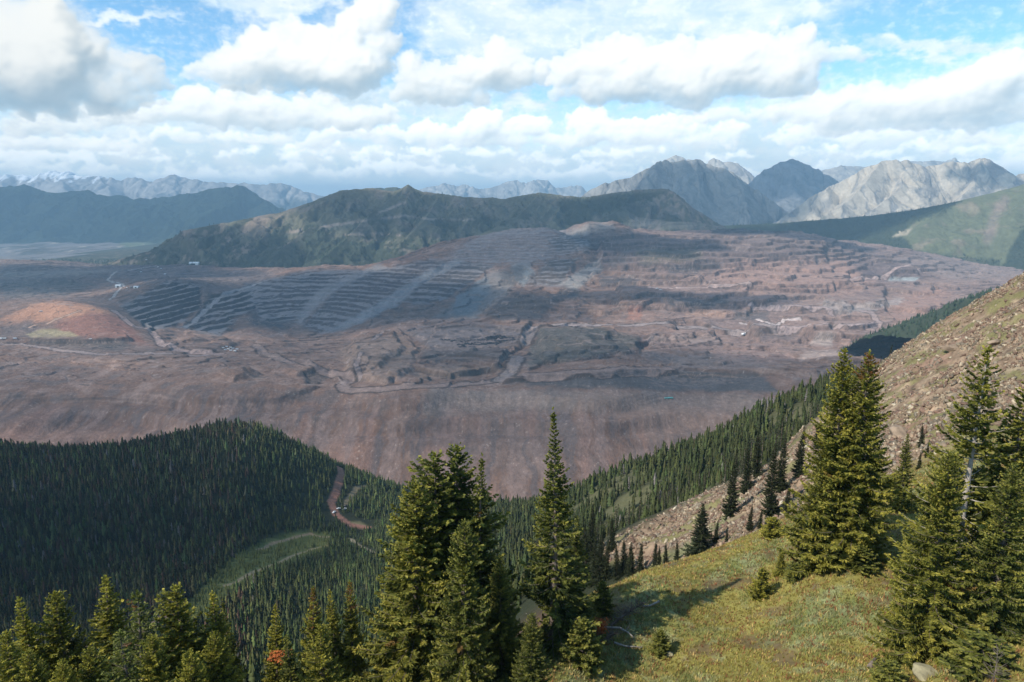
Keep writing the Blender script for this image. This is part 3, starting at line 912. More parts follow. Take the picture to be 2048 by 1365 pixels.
_coal = (0.033, 0.034, 0.04)
MPAINT = [
    # polygon, colour, opacity, feather, warp
    ([(0, 525), (260, 520), (420, 535), (430, 560), (330, 575), (250, 560), (0, 565)], (0.075, 0.07, 0.075), 0.75, 10, 10),
    ([(0, 562), (120, 555), (200, 570), (130, 590), (0, 600)], (0.06, 0.06, 0.06), 0.85, 8, 12),
    ([(0, 545), (150, 540), (260, 540), (150, 553), (0, 556)], (0.22, 0.2, 0.18), 0.6, 5, 6),
    ([(350, 545), (520, 540), (560, 552), (480, 575), (420, 590), (380, 585)], (0.10, 0.085, 0.085), 0.8, 8, 8),
    ([(0, 640), (60, 612), (120, 600), (190, 612), (230, 625), (180, 640), (110, 640), (50, 650), (0, 655)], (0.40, 0.205, 0.125), 0.95, 6, 8),
    ([(110, 645), (180, 625), (235, 630), (300, 690), (260, 690), (170, 678), (120, 672)], (0.235, 0.11, 0.078), 0.95, 6, 8),
    ([(0, 645), (60, 640), (90, 655), (60, 672), (0, 675)], (0.11, 0.09, 0.085), 0.7, 8, 8),
    ([(52, 668), (85, 660), (110, 658), (145, 666), (160, 674), (60, 675)], (0.32, 0.26, 0.15), 0.9, 3, 4),
    ([(55, 677), (160, 676), (245, 678), (275, 690), (240, 703), (150, 700), (60, 690)], (0.075, 0.065, 0.06), 0.75, 6, 6),
    ([(180, 680), (250, 676), (250, 700), (200, 700)], (0.05, 0.05, 0.05), 0.6, 6, 6),
    # front dump face shades
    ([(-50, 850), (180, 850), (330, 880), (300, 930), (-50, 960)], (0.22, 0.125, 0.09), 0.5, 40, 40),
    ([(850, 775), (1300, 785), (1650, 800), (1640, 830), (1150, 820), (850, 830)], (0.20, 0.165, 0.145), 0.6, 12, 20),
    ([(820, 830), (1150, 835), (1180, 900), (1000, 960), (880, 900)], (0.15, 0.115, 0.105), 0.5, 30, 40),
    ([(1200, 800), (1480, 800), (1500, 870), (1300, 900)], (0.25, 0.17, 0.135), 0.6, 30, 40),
    # pit rock and benches
    ([(240, 614), (330, 562), (400, 572), (405, 612), (350, 652), (300, 662)], _coal, 0.9, 4, 5),
    ([(370, 655), (425, 590), (500, 570), (530, 600), (470, 640), (440, 672)], _coal, 0.9, 5, 6),
    ([(490, 570), (620, 541), (760, 541), (660, 590), (600, 640), (560, 660), (500, 650)], (0.055, 0.055, 0.062), 0.9, 10, 12),
    ([(600, 655), (663, 590), (730, 545), (860, 518), (900, 522), (830, 580), (800, 600), (720, 645), (640, 665)], (0.06, 0.058, 0.064), 0.9, 5, 7),
    ([(797, 600), (846, 565), (916, 520), (990, 530), (952, 560), (881, 604), (828, 607)], (0.06, 0.06, 0.064), 0.9, 4, 6),
    ([(630, 585), (690, 555), (760, 528), (775, 535), (700, 565), (650, 600), (600, 650), (590, 640)], (0.20, 0.19, 0.19), 0.8, 5, 6),
    ([(645, 667), (751, 610), (850, 545), (915, 515), (930, 522), (840, 570), (797, 610), (690, 660)], (0.19, 0.195, 0.205), 0.85, 4, 5),
    ([(870, 635), (930, 590), (985, 540), (1060, 545), (1010, 590), (950, 640)], (0.20, 0.19, 0.18), 0.7, 8, 8),
    ([(913, 593), (973, 551), (985, 578), (941, 635), (905, 625)], (0.155, 0.165, 0.17), 0.9, 4, 4),
    ([(1020, 530), (1055, 520), (1070, 545), (1047, 575), (1030, 560)], (0.16, 0.175, 0.18), 0.85, 4, 5),
    ([(1000, 545), (1040, 530), (1050, 555), (1030, 570), (1000, 570)], (0.07, 0.065, 0.065), 0.7, 5, 5),
    ([(1050, 569), (1099, 519), (1155, 517), (1120, 572)], (0.09, 0.08, 0.075), 0.8, 3, 4),
    ([(1118, 570), (1198, 514), (1205, 537), (1152, 582)], (0.27, 0.25, 0.23), 0.85, 4, 5),
    ([(880, 520), (960, 470), (1000, 457), (1180, 450), (1170, 500), (1060, 530)], (0.17, 0.145, 0.14), 0.7, 10, 10),
    ([(1100, 480), (1160, 460), (1230, 462), (1200, 500), (1110, 500)], (0.08, 0.08, 0.08), 0.7, 8, 8),
    ([(1120, 475), (1180, 447), (1215, 445), (1230, 458), (1160, 472)], (0.29, 0.25, 0.22), 0.8, 5, 5),
    ([(966, 628), (1001, 600), (1032, 586), (1099, 590), (1106, 607), (1078, 639), (997, 641)], (0.07, 0.062, 0.06), 0.9, 6, 8),
    ([(1130, 575), (1165, 580), (1150, 600), (1090, 605)], (0.06, 0.058, 0.06), 0.8, 5, 6),
    # central dump plateau
    ([(700, 760), (680, 700), (720, 680), (800, 670), (840, 700), (820, 740), (760, 770)], (0.27, 0.19, 0.145), 0.6, 14, 12),
    ([(810, 660), (960, 650), (1060, 655), (1040, 690), (960, 700), (860, 700)], (0.16, 0.135, 0.13), 0.8, 8, 10),
    ([(840, 700), (1000, 700), (1030, 690), (1000, 720), (860, 725)], (0.10, 0.09, 0.085), 0.6, 8, 8),
    ([(830, 735), (990, 730), (1000, 745), (900, 760), (830, 755)], (0.24, 0.165, 0.12), 0.6, 6, 8),
    ([(1080, 655), (1180, 650), (1275, 675), (1275, 700), (1190, 712), (1060, 735), (1050, 730)], (0.095, 0.09, 0.075), 0.85, 6, 10),
    ([(1020, 762), (1160, 748), (1350, 742), (1520, 748), (1560, 785), (1300, 780), (1060, 772)], (0.085, 0.08, 0.08), 0.9, 5, 8),
    ([(1280, 705), (1500, 715), (1560, 740), (1350, 738)], (0.14, 0.12, 0.115), 0.7, 10, 12),
    ([(600, 742), (650, 738), (672, 748), (640, 768), (610, 770)], (0.07, 0.062, 0.06), 0.7, 4, 5),
    # right benches
    ([(1180, 470), (1420, 465), (1700, 485), (1760, 520), (1500, 520), (1200, 540)], (0.16, 0.115, 0.105), 0.8, 12, 14),
    ([(1423, 455), (1578, 456), (1580, 467), (1423, 468)], (0.05, 0.05, 0.055), 0.95, 3, 3),
    ([(1275, 498), (1400, 496), (1405, 520), (1280, 528)], (0.10, 0.09, 0.065), 0.85, 8, 12),
    ([(1330, 530), (1440, 525), (1440, 545), (1340, 548)], (0.075, 0.068, 0.07), 0.85, 5, 10),
    ([(1200, 553), (1275, 553), (1270, 573), (1200, 576)], (0.075, 0.068, 0.07), 0.85, 5, 8),
    ([(1210, 520), (1255, 505), (1270, 520), (1230, 535)], (0.09, 0.08, 0.075), 0.7, 6, 8),
    ([(1400, 552), (1500, 522), (1700, 520), (1800, 555), (1700, 590), (1500, 582)], (0.37, 0.225, 0.175), 0.8, 14, 16),
    ([(1700, 500), (1830, 500), (1960, 540), (1850, 560), (1760, 575), (1710, 540)], (0.19, 0.135, 0.12), 0.7, 14, 14),
    ([(1800, 592), (1880, 575), (1905, 590), (1870, 650), (1860, 672), (1790, 660), (1770, 620)], (0.36, 0.215, 0.165), 0.85, 10, 12),
    ([(1780, 520), (1850, 505), (2048, 530), (2048, 560), (1900, 560)], (0.28, 0.21, 0.185), 0.7, 8, 8),
    ([(1700, 520), (1790, 525), (1830, 550), (1730, 560)], (0.13, 0.10, 0.10), 0.7, 8, 8),
    ([(1335, 598), (1450, 595), (1460, 610), (1400, 616), (1335, 612)], (0.08, 0.072, 0.07), 0.85, 5, 10),
    ([(1370, 618), (1455, 620), (1452, 638), (1368, 637)], (0.38, 0.23, 0.165), 0.8, 4, 6),
    ([(1258, 612), (1285, 614), (1280, 642), (1255, 640)], (0.34, 0.16, 0.11), 0.75, 5, 6),
    ([(1470, 622), (1540, 624), (1535, 642), (1465, 640)], (0.095, 0.085, 0.085), 0.8, 4, 6),
    ([(1510, 655), (1600, 660), (1590, 680), (1520, 676)], (0.14, 0.11, 0.105), 0.8, 5, 6),
    ([(1640, 664), (1672, 666), (1665, 692), (1620, 690)], (0.40, 0.32, 0.28), 0.85, 4, 5),
    ([(1675, 668), (1790, 672), (1780, 695), (1670, 694)], (0.30, 0.19, 0.15), 0.8, 4, 6),
    ([(1650, 598), (1720, 608), (1800, 596), (1810, 604), (1740, 622), (1680, 630), (1640, 610)], (0.40, 0.34, 0.31), 0.7, 4, 12),
    ([(1610, 704), (1660, 700), (1700, 708), (1640, 716), (1600, 722)], (0.40, 0.31, 0.27), 0.7, 4, 10),
    ([(1300, 670), (1420, 668), (1440, 690), (1320, 700)], (0.30, 0.22, 0.19), 0.7, 8, 10),
    ([(1290, 680), (1440, 690), (1420, 702), (1300, 698)], (0.22, 0.145, 0.125), 0.6, 5, 6),
    ([(1420, 700), (1560, 690), (1600, 720), (1450, 725)], (0.26, 0.17, 0.145), 0.6, 10, 16),
    ([(1780, 555), (1840, 555), (1830, 563), (1775, 562)], (0.36, 0.37, 0.35), 0.9, 2, 2),
    ([(1640, 640), (1720, 648), (1800, 640), (1750, 660), (1650, 656)], (0.33, 0.24, 0.21), 0.6, 6, 10),
]


def build_mine():
    nr, nc = 1450, 1350
    Yr = np.exp(np.linspace(math.log(1290), math.log(5600), nr))
    w = np.linspace(-0.98, 0.98, nc)
    Y = np.repeat(Yr[:, None], nc, 1)
    X = Y * w[None]
    Z = mine_z(X, Y)
    px, py = project(X, Y, Z)
    a1 = fbm(X / 70, Y / 70, 5, 71)
    a2 = fbm(X / 22, Y / 22, 4, 73)
    a3 = fbm(X / 300, Y / 120, 4, 75)
    C = np.zeros(X.shape + (3,))
    C[:] = (0.182, 0.108, 0.078)

    def blend(col, m):
        C[:] = C + (np.array(col) - C) * np.clip(m, 0, 1)[..., None]
    blend((0.28, 0.195, 0.16), sstep(a1, 0.0, 0.4) * 0.6)
    blend((0.12, 0.10, 0.095), sstep(-a1, 0.05, 0.4) * 0.6)
    right = sstep(px + a1 * 60, 1180, 1450) * sstep(Y, 1900, 2300)
    blend((0.29, 0.195, 0.165), right * 0.7)
    # bedded layers on the right benches
    lay = fbm(Z / 9 + a1 * 0.8, X / 900, 4, 77)
    blend((0.38, 0.25, 0.20), right * sstep(lay, 0.05, 0.3) * 0.40)
    blend((0.13, 0.10, 0.10), right * sstep(-lay, 0.08, 0.35) * 0.45)
    # streaks of tipped rock down the front face
    face = sstep(Y, 1660, 1560)
    st = fbm(X / 30 + fbm(X / 80, Y / 80, 3, 80) * 0.8, Y / 260, 5, 79)
    blend((0.24, 0.165, 0.14), face * sstep(st, 0.0, 0.25) * 0.9)
    blend((0.135, 0.102, 0.095), face * sstep(-st, 0.03, 0.25) * 0.9)
    blend((0.30, 0.165, 0.12), face * sstep(fbm(X / 90, Y / 400, 3, 81), 0.15, 0.45) * 0.5)
    # slope of the finished surface: level floors carry pale dust, steep faces show rock
    gy = np.gradient(Z, axis=0) / np.gradient(Y, axis=0)
    gx = np.gradient(Z, axis=1) / (np.gradient(X, axis=1) + 1e-9)
    slope = np.hypot(gx, gy)
    wx = px + a1 * 0
    n_a = fbm(X / 45, Y / 45, 4, 83)
    n_b = fbm(X / 45 + 50, Y / 45 + 9, 4, 84)
    for poly, col, op, fe, wp in MPAINT:
        p = np.asarray(poly, float)
        x0, y0 = p.min(0) - fe - wp
        x1, y1 = p.max(0) + fe + wp
        sel = (px > x0) & (px < x1) & (py > y0) & (py < y1)
        if not sel.any():
            continue
        sx, sy = px[sel], py[sel]
        m = sstep(-sd_poly(sx + n_a[sel] * wp * 1.6, sy + n_b[sel] * wp * 0.9, p), -fe, fe) * op
        C[sel] = C[sel] + (np.array(col) - C[sel]) * m[:, None]
    benchm = np.zeros(X.shape)
    for poly, h, ph, wd, k, tl in BENCH:
        benchm = np.maximum(benchm, wpoly(px, py, poly, 5))
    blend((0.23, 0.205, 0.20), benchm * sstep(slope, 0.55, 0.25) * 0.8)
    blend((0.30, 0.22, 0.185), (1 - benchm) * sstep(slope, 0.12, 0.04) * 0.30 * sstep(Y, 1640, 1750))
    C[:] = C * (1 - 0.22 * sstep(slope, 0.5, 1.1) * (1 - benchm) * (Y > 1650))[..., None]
    for pts, hw, col in MINE_ROADS:
        wpn = [raycast(a, b, mine_z, 1350, 5400)[:2] for a, b in pts]
        d = np.full(X.shape, 1e9)
        for p0, p1 in zip(wpn[:-1], wpn[1:]):
            if max(p0[1], p1[1]) < 1.13 * min(p0[1], p1[1]):      # a rim hides the ground between: no road there
                d = np.minimum(d, d_line(X, Y, [p0, p1]))
        d = d + a2 * hw * 0.35
        blend(np.array(col) * 0.26, (1 - sstep(d, hw * 1.3, hw * 1.75)) * 0.8)
        blend(np.array(col) * 1.28, (1 - sstep(d, hw * 0.85, hw * 1.15)) * 0.95)
    # windrows, lift edges and old tracks: thin wandering lines, the dark ones painted as berm shadows
    for k, (sx, sy, wd, col, op) in enumerate(((170, 110, 0.012, (0.085, 0.068, 0.06), 0.75), (260, 150, 0.010, (0.30, 0.225, 0.195), 0.7), (120, 70, 0.014, (0.10, 0.08, 0.07), 0.55), (420, 160, 0.008, (0.29, 0.215, 0.185), 0.7), (90, 60, 0.016, (0.25, 0.18, 0.15), 0.5))):
        ln = fbm(X / sx + 13 * k, Y / sy + 7 * k, 3, 301 + 10 * k, 0.42)
        gate = sstep(fbm(X / 260 + k, Y / 200, 3, 351 + k), -0.12, 0.15) * sstep(Y, 1640, 1720) * (1 - benchm)
        blend(col, (1 - sstep(np.abs(ln), wd * 0.6, wd * 1.5)) * op * gate)
    # bedded bands on every steep cut, streaks of rubble down the tips
    cut = sstep(slope, 0.30, 0.6) * (1 - benchm) * (1 - face)
    band = fbm(Z / 5.0 + a1, X / 500, 4, 391)
    blend((0.085, 0.07, 0.066), cut * sstep(band, 0.0, 0.3) * 0.55)
    blend((0.30, 0.215, 0.18), cut * sstep(-band, 0.08, 0.35) * 0.5)
    fine = fbm(X / 11, Y / 14, 4, 395, 0.65)
    grit = fbm(X / 4.5, Y / 6, 2, 397)
    C *= (1 - 0.20 * face)[..., None]  # front face darkened in its colour, for cloud shade that falls short of it
    C *= np.clip(1 + 0.20 * a2 + 0.22 * fine + 0.12 * grit, 0.35, 1.9)[..., None]
    pale = sstep(grit + fine * 0.5, 0.42, 0.6) * sstep(a2, -0.1, 0.3)
    blend((0.40, 0.33, 0.29), pale * 0.6)
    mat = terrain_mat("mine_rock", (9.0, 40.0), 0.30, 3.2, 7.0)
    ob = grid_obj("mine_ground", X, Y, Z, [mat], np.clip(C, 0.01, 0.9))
    tag(ob, "open pit mine: dump slope, haul roads, benches and spoil plateaus", "terrain", kind="structure")


# ------------------------------------------------------------------ mountains
def crest(pts):
    """silhouette points px, py, depth -> place"""
    p = np.array(pts, float)
    X, Y, Z = world(p[:, 0], p[:, 1], p[:, 2])
    return np.stack([X, Y, Z], -1)


def crest_dist(X, Y, line, seg=None):
    """distance to a crest polyline and crest height at the nearest place"""
    best = np.full(X.shape, 1e18)
    hz = np.zeros(X.shape)
    for i in range(len(line) - 1):
        ax, ay, az = line[i]
        bx, by, bz = line[i + 1]
        ex, ey = bx - ax, by - ay
        t = np.clip(((X - ax) * ex + (Y - ay) * ey) / (ex * ex + ey * ey + 1e-9), 0, 1)
        d = (X - ax - ex * t) ** 2 + (Y - ay - ey * t) ** 2
        m = d < best
        best = np.where(m, d, best)
        hz = np.where(m, az + (bz - az) * t, hz)
    return np.sqrt(best), hz


def mountain_z(X, Y, crests, base, rough, wl, seed):
    """crests: list of (line, slope near, slope far side factor)"""
    wx = X + fbm(X / wl, Y / wl, 4, seed) * wl * 0.30
    wy = Y + fbm(X / wl + 9, Y / wl, 4, seed + 5) * wl * 0.30
    Z = np.full(X.shape, float(base))
    for line, slope, conc in crests:
        d0, h0 = crest_dist(X, Y, line)
        d1, h1 = crest_dist(wx, wy, line)
        k = sstep(d0, 0, wl * 0.5)
        d = d0 * (1 - k) + d1 * k
        h = h0 * (1 - k) + h1 * k
        hh = np.maximum(h - base, 1.0)
        x = d * slope / hh
        prof = np.where(x < 1.0, (1 - np.clip(x, 0, 1)) ** conc, 0)
        z = base + hh * prof
        kk = rough * 0.6
        m = np.maximum(Z, z)
        Z = m + kk * np.log1p(np.exp(-np.abs(Z - z) / kk)) * 0.0
        amp = np.clip(d0 / (wl * 0.30), 0.20, 1)
        Z = np.where(z >= m - 1e-9, z + (ridged(wx / (wl * 0.5), wy / (wl * 0.5), 7, seed + 9, 0.56) - 0.35) * rough * amp * np.clip(prof * 4, 0, 1), Z)
    return Z


def jag(line, r, amp, n=5):
    """break a smooth crest into notches and small tops"""
    out = []
    for a, b in zip(line[:-1], line[1:]):
        for k in range(n):
            p = a + (b - a) * (k / n)
            if k:
                p = p + np.array([0, r.normal(0, amp * 3), r.normal(0, amp * 0.55)])
            out.append(p)
    out.append(line[-1])
    return np.array(out)


def mountain_grid(x0, x1, y0, y1, nx, ny):
    xs = np.linspace(x0, x1, nx)
    ys = np.linspace(y0, y1, ny)
    return np.meshgrid(xs, ys)


def slope_of(X, Y, Z):
    gy, gx = np.gradient(Z, Y[:, 0], X[0])
    return gx, gy


def cone_forest(name, pts, hs, mat, cols, label, cat="forest"):
    """far trees as one mass: small pointed crowns"""
    n = len(pts)
    k = 5
    a = np.arange(k) * 2 * np.pi / k
    rr = 0.19 * hs * rng.uniform(0.8, 1.3, n)
    rot = rng.uniform(0, 6.28, n)
    rim = np.stack([np.cos(a[None] + rot[:, None]) * rr[:, None], np.sin(a[None] + rot[:, None]) * rr[:, None], np.repeat((hs * 0.05)[:, None], k, 1)], -1)
    top = np.zeros((n, 1, 3))
    top[:, 0, 2] = hs
    V = np.concatenate([rim, top], 1) + pts[:, None]
    base = (np.arange(n) * (k + 1))[:, None, None]
    t = np.stack([np.arange(k), (np.arange(k) + 1) % k, np.full(k, k)], -1)[None] + base
    c = np.repeat(cols[:, None], k + 1, 1)
    ob = mesh_from(name, V.reshape(-1, 3), tris=t.reshape(-1, 3), mats=[mat], color=c.reshape(-1, 3))
    tag(ob, label, cat, kind="stuff")
    return ob


def build_mountains():
    far_trees = terrain_mat("far_conifer_green", (6.0,), 0.2)
    # ---- green ridge behind the pit
    L = crest([(150, 545, 4500), (320, 497, 4700), (365, 462, 4900), (470, 443, 5000), (560, 425, 5150), (620, 405, 5250), (680, 382, 5400), (745, 377, 5500), (785, 384, 5500), (802, 377, 5500),
               (816, 369, 5500), (832, 378, 5500), (846, 383, 5500), (880, 388, 5480), (930, 395, 5450), (1010, 397, 5450), (1080, 386, 5500), (1160, 395, 5500), (1220, 388, 5500),
               (1270, 381, 5450), (1338, 378, 5400), (1360, 397, 5300), (1400, 425, 5250), (1445, 452, 5200), (1480, 470, 5150)])
    spurs = [
        (crest([(680, 383, 5400), (640, 440, 5050), (560, 500, 4650)]), 0.55, 1.1),
        (crest([(815, 372, 5500), (740, 430, 5050), (690, 480, 4750), (640, 520, 4450)]), 0.6, 1.1),
        (crest([(880, 389, 5480), (850, 440, 5000), (800, 490, 4700)]), 0.6, 1.1),
        (crest([(1080, 387, 5500), (1040, 430, 5100), (940, 480, 4700)]), 0.6, 1.1),
        (crest([(1270, 382, 5450), (1240, 420, 5100), (1180, 450, 4850)]), 0.65, 1.1),
        (crest([(470, 444, 5000), (440, 480, 4750)]), 0.5, 1.1),
        (crest([(1338, 379, 5400), (1345, 420, 5150), (1330, 452, 4950)]), 0.7, 1.1),
    ]
    X, Y = mountain_grid(-3900, 2100, 4150, 7000, 900, 420)
    base = -470.0
    Z = mountain_z(X, Y, [(L, 0.52, 1.15)] + spurs, base, 58, 330, 101)
    px, py = project(X, Y, Z)
    gx, gy = slope_of(X, Y, Z)
    n1 = fbm(X / 160, Y / 160, 5, 111)
    n2 = fbm(X / 45, Y / 45, 4, 113)
    C = np.zeros(X.shape + (3,))
    C[:] = (0.118, 0.112, 0.075)

    def blend(col, m):
        C[:] = C + (np.array(col) - C) * np.clip(m, 0, 1)[..., None]
    blend((0.19, 0.155, 0.12), sstep(n1, 0.0, 0.35) * 0.8)
    blend((0.24, 0.175, 0.14), sstep(px, 1230, 1300) * 0.7 * sstep(n2, -0.2, 0.2))
    blend((0.23, 0.17, 0.13), sstep(px, 640, 500) * sstep(n1 + n2 * .4, -0.2, 0.15) * 0.75)
    # exploration tracks
    for pts in ([(560, 468), (660, 452), (740, 440), (810, 432), (870, 440), (950, 440)], [(740, 440), (760, 425), (810, 405)], [(690, 470), (760, 468), (800, 470)]):
        d = d_line(px, py + n2 * 3, pts)
        blend((0.33, 0.26, 0.21), (1 - sstep(d, 1.5, 3.5)) * 0.85 * (gy > -0.05))
    lower = sstep(py + n1 * 45, 448, 500)
    conc = sstep(fbm(X / 210, Y / 330, 4, 117) + 0.25 * n2, 0.02, 0.14)
    tm = np.maximum(conc * sstep(py + n1 * 60, 405, 455), lower * sstep(n2 + conc * 0.7, -0.25, 0.05))
    tm = np.maximum(tm, wpoly(px + n1 * 20, py + n2 * 8, [(430, 535), (520, 508), (600, 480), (640, 470), (700, 480), (770, 500), (800, 515), (700, 530), (600, 542)], 8))
    tm = np.maximum(tm, wpoly(px + n1 * 20, py + n2 * 8, [(1120, 398), (1180, 396), (1290, 384), (1330, 384), (1300, 400), (1200, 430), (1160, 455), (1120, 450)], 6))
    blend((0.035, 0.045, 0.028), tm * 0.85)
    C *= 1 + 0.25 * n2[..., None]
    ob = grid_obj("green_mountain", X, Y, Z, [terrain_mat("mountain_meadow", (25.0, 90.0), 0.3, 4.0, 22.0)], np.clip(C, 0.01, 0.8))
    tag(ob, "long green mountain ridge with dark tree patches behind the pit", "mountain", kind="structure")
    # trees of the ridge
    pr = np.clip(tm, 0, 1) * (gy > -0.1)
    pr = pr.ravel() + 0.02
    pr[(Y.ravel() > 5700)] = 0
    pr /= pr.sum()
    k = rng.choice(pr.size, 9000, p=pr)
    pts = np.stack([X.ravel()[k], Y.ravel()[k], Z.ravel()[k]], -1) + np.c_[rng.uniform(-4, 4, (9000, 2)), np.zeros(9000)]
    cols = np.array([0.03, 0.045, 0.022]) * rng.uniform(0.6, 1.5, (9000, 1))
    cone_forest("ridge_forest", pts, rng.uniform(9, 19, 9000), far_trees, cols, "dark conifers in patches on the green mountain ridge", "forest")

    # ---- right green hill with forested foot
    L = crest([(2700, 250, 5200), (2300, 305, 5200), (2120, 350, 5300), (2048, 369, 5300), (1985, 386, 5300), (1905, 405, 5350), (1830, 420, 5500), (1740, 432, 5800), (1640, 440, 6000), (1560, 447, 6000), (1440, 452, 6000)])
    sp2 = [(crest([(2120, 351, 5300), (2010, 430, 4950), (1950, 500, 4750)]), 0.55, 1.0),
           (crest([(2300, 306, 5200), (2150, 420, 4800), (2080, 520, 4450)]), 0.6, 1.0),
           (crest([(1905, 406, 5350), (1850, 450, 5100), (1800, 490, 4950)]), 0.5, 1.0)]
    X, Y = mountain_grid(1300, 5200, 4350, 7200, 620, 420)
    Z = mountain_z(X, Y, [(L, 0.5, 1.1)] + sp2, -480, 35, 420, 131)
    px, py = project(X, Y, Z)
    gx, gy = slope_of(X, Y, Z)
    n1 = fbm(X / 160, Y / 160, 5, 141)
    n2 = fbm(X / 45, Y / 45, 4, 143)
    C = np.zeros(X.shape + (3,))
    C[:] = (0.122, 0.128, 0.070)
    blend2 = lambda col, m: C.__setitem__(slice(None), C + (np.array(col) - C) * np.clip(m, 0, 1)[..., None])
    blend2((0.24, 0.18, 0.13), sstep(n1, 0.05, 0.4) * 0.55)
    d = d_line(px, py + n2 * 4, [(2010, 400), (1990, 430), (1975, 480)])
    blend2((0.24, 0.17, 0.15), (1 - sstep(d, 3, 16)) * 0.45)
    tm = wpoly(px + n1 * 10, py + n2 * 8, [(1400, 440), (1640, 430), (1830, 410), (1930, 396), (1890, 425), (1840, 440), (1800, 470), (1830, 500), (1930, 520), (1900, 540), (1560, 500), (1400, 470)], 5)
    tm = np.maximum(tm, wpoly(px + n1 * 10, py + n2 * 8, [(2100, 420), (2040, 460), (2010, 520), (2000, 545), (2100, 545)], 5))
    tm = np.maximum(tm, wpoly(px, py + n2 * 8, [(1890, 512), (2000, 520), (2000, 540), (1880, 540)], 5) * 0.8)
    blend2((0.032, 0.042, 0.025), tm * 0.9)
    blend2((0.33, 0.28, 0.20), wpoly(px, py + n2 * 3, [(1785, 475), (1800, 462), (1825, 458), (1815, 470)], 3))
    C *= 1 + 0.22 * n2[..., None]
    ob = grid_obj("green_hill", X, Y, Z, [terrain_mat("hill_meadow", (25.0, 90.0), 0.25, 4.0, 22.0)], np.clip(C, 0.01, 0.8))
    tag(ob, "green grassy hill with dark forest foot at the right edge", "mountain", kind="structure")
    pr = (np.clip(tm, 0, 1) * (gy > -0.2)).ravel() + 1e-4
    pr /= pr.sum()
    k = rng.choice(pr.size, 6000, p=pr)
    pts = np.stack([X.ravel()[k], Y.ravel()[k], Z.ravel()[k]], -1) + np.c_[rng.uniform(-4, 4, (6000, 2)), np.zeros(6000)]
    cols = np.array([0.028, 0.042, 0.022]) * rng.uniform(0.6, 1.5, (6000, 1))
    cone_forest("hill_forest", pts, rng.uniform(9, 18, 6000), far_trees, cols, "dark conifer forest at the foot of the right green hill", "forest")

    # ---- dark forested nose right of the pit
    L = crest([(2900, 430, 2050), (2400, 500, 1950), (2048, 566, 1850), (1960, 590, 1800), (1912, 604, 1770), (1880, 640, 1700), (1862, 668, 1640)])
    X, Y = mountain_grid(1000, 3200, 1250, 2400, 300, 240)
    Z = mountain_z(X, Y, [(L, 0.62, 1.0)], -640, 14, 220, 151)
    n2 = fbm(X / 30, Y / 30, 4, 153)
    C = np.zeros(X.shape + (3,))
    C[:] = (0.045, 0.055, 0.03)
    C *= 1 + 0.3 * n2[..., None]
    ob = grid_obj("forest_spur", X, Y, Z, [terrain_mat("forest_floor", (8.0, 30.0), 0.3, 1.0, 6.0)], np.clip(C, 0.01, 0.8))
    tag(ob, "dark forested nose of land between the rock spur and the pink benches", "terrain", kind="structure")
    d, h = crest_dist(X, Y, L)
    pr = (sstep(d, 420, 300)).ravel() + 1e-5
    pr /= pr.sum()
    k = rng.choice(pr.size, 9000, p=pr)
    pts = np.stack([X.ravel()[k], Y.ravel()[k], Z.ravel()[k]], -1)
    pts[:, :2] += rng.uniform(-4, 4, (9000, 2))
    cols = np.array([0.03, 0.045, 0.022]) * rng.uniform(0.6, 1.6, (9000, 1))
    cone_forest("spur_forest", pts, rng.uniform(8, 15, 9000), far_trees, cols, "dense dark conifers covering the nose of land right of the pit", "forest")

    # ---- right grey rock mountains
    def rock_mountain(name, lines, ext, base, rough, wl, seed, label, light, dark, strata=(0.5, 0.9), green=None, res=(640, 420), snow=None, scale=1.0):
        jr = np.random.default_rng(seed)
        lines = [(jag(l, jr, rough * 0.16), s, c) for l, s, c in lines]
        X, Y = mountain_grid(*ext, *res)
        Z = mountain_z(X, Y, lines, base, rough, wl, seed)
        px, py = project(X, Y, Z)
        gx, gy = slope_of(X, Y, Z)
        n1 = fbm(X / (wl * .5), Y / (wl * .5), 5, seed + 31)
        n2 = fbm(X / (wl * .1), Y / (wl * .1), 4, seed + 33)
        q = (X * strata[0] + Z * strata[1]) / (wl * 0.14) + n1 * 1.8
        st = fbm(q, (X * -strata[1] + Z * strata[0]) / (wl * 1.3), 5, seed + 35, 0.62)
        Z = Z - sstep(st, -0.1, 0.25) * wl * 0.010
        C = np.zeros(X.shape + (3,))
        C[:] = np.array(light)
        f = sstep(st, -0.10, 0.20)
        C[:] = C + (np.array(dark) - C) * (f * 0.85)[..., None]
        if green is not None:
            zc, zw, gcol = green
            m = sstep(-(Z - zc) / zw + n1 * 1.5 + n2 * .5, -0.3, 0.5)
            C[:] = C + (np.array(gcol) - C) * (m * 0.92)[..., None]
        if snow is not None:
            zs, zw = snow
            s = sstep((Z - zs) / zw + fbm(X / (wl * .10), Y / (wl * .3), 4, seed + 37) * 1.7 - 0.9 * sstep(px, 120, 330), 0.35, 0.6)
            C[:] = C + (np.array([0.8, 0.82, 0.85]) - C) * s[..., None]
        C *= 1 + 0.2 * n2[..., None]
        ob = grid_obj(name, X, Y, Z, [terrain_mat(name + "_rock", (wl * .04, wl * .15), 0.25, rough * 0.12, wl * 0.06)], np.clip(C, 0.01, 0.85))
        tag(ob, label, "mountain", kind="structure")

    lightr = (0.44, 0.39, 0.31)
    darkr = (0.20, 0.185, 0.17)
    # big grey mountain
    L = crest([(1060, 440, 8600), (1162, 393, 8600), (1210, 366, 8600), (1255, 357, 8600), (1292, 339, 8550), (1320, 322, 8500), (1345, 325, 8500), (1392, 317, 8500),
               (1430, 335, 8450), (1466, 346, 8400), (1500, 372, 8350), (1540, 400, 8200), (1580, 430, 8100), (1620, 450, 8000)])
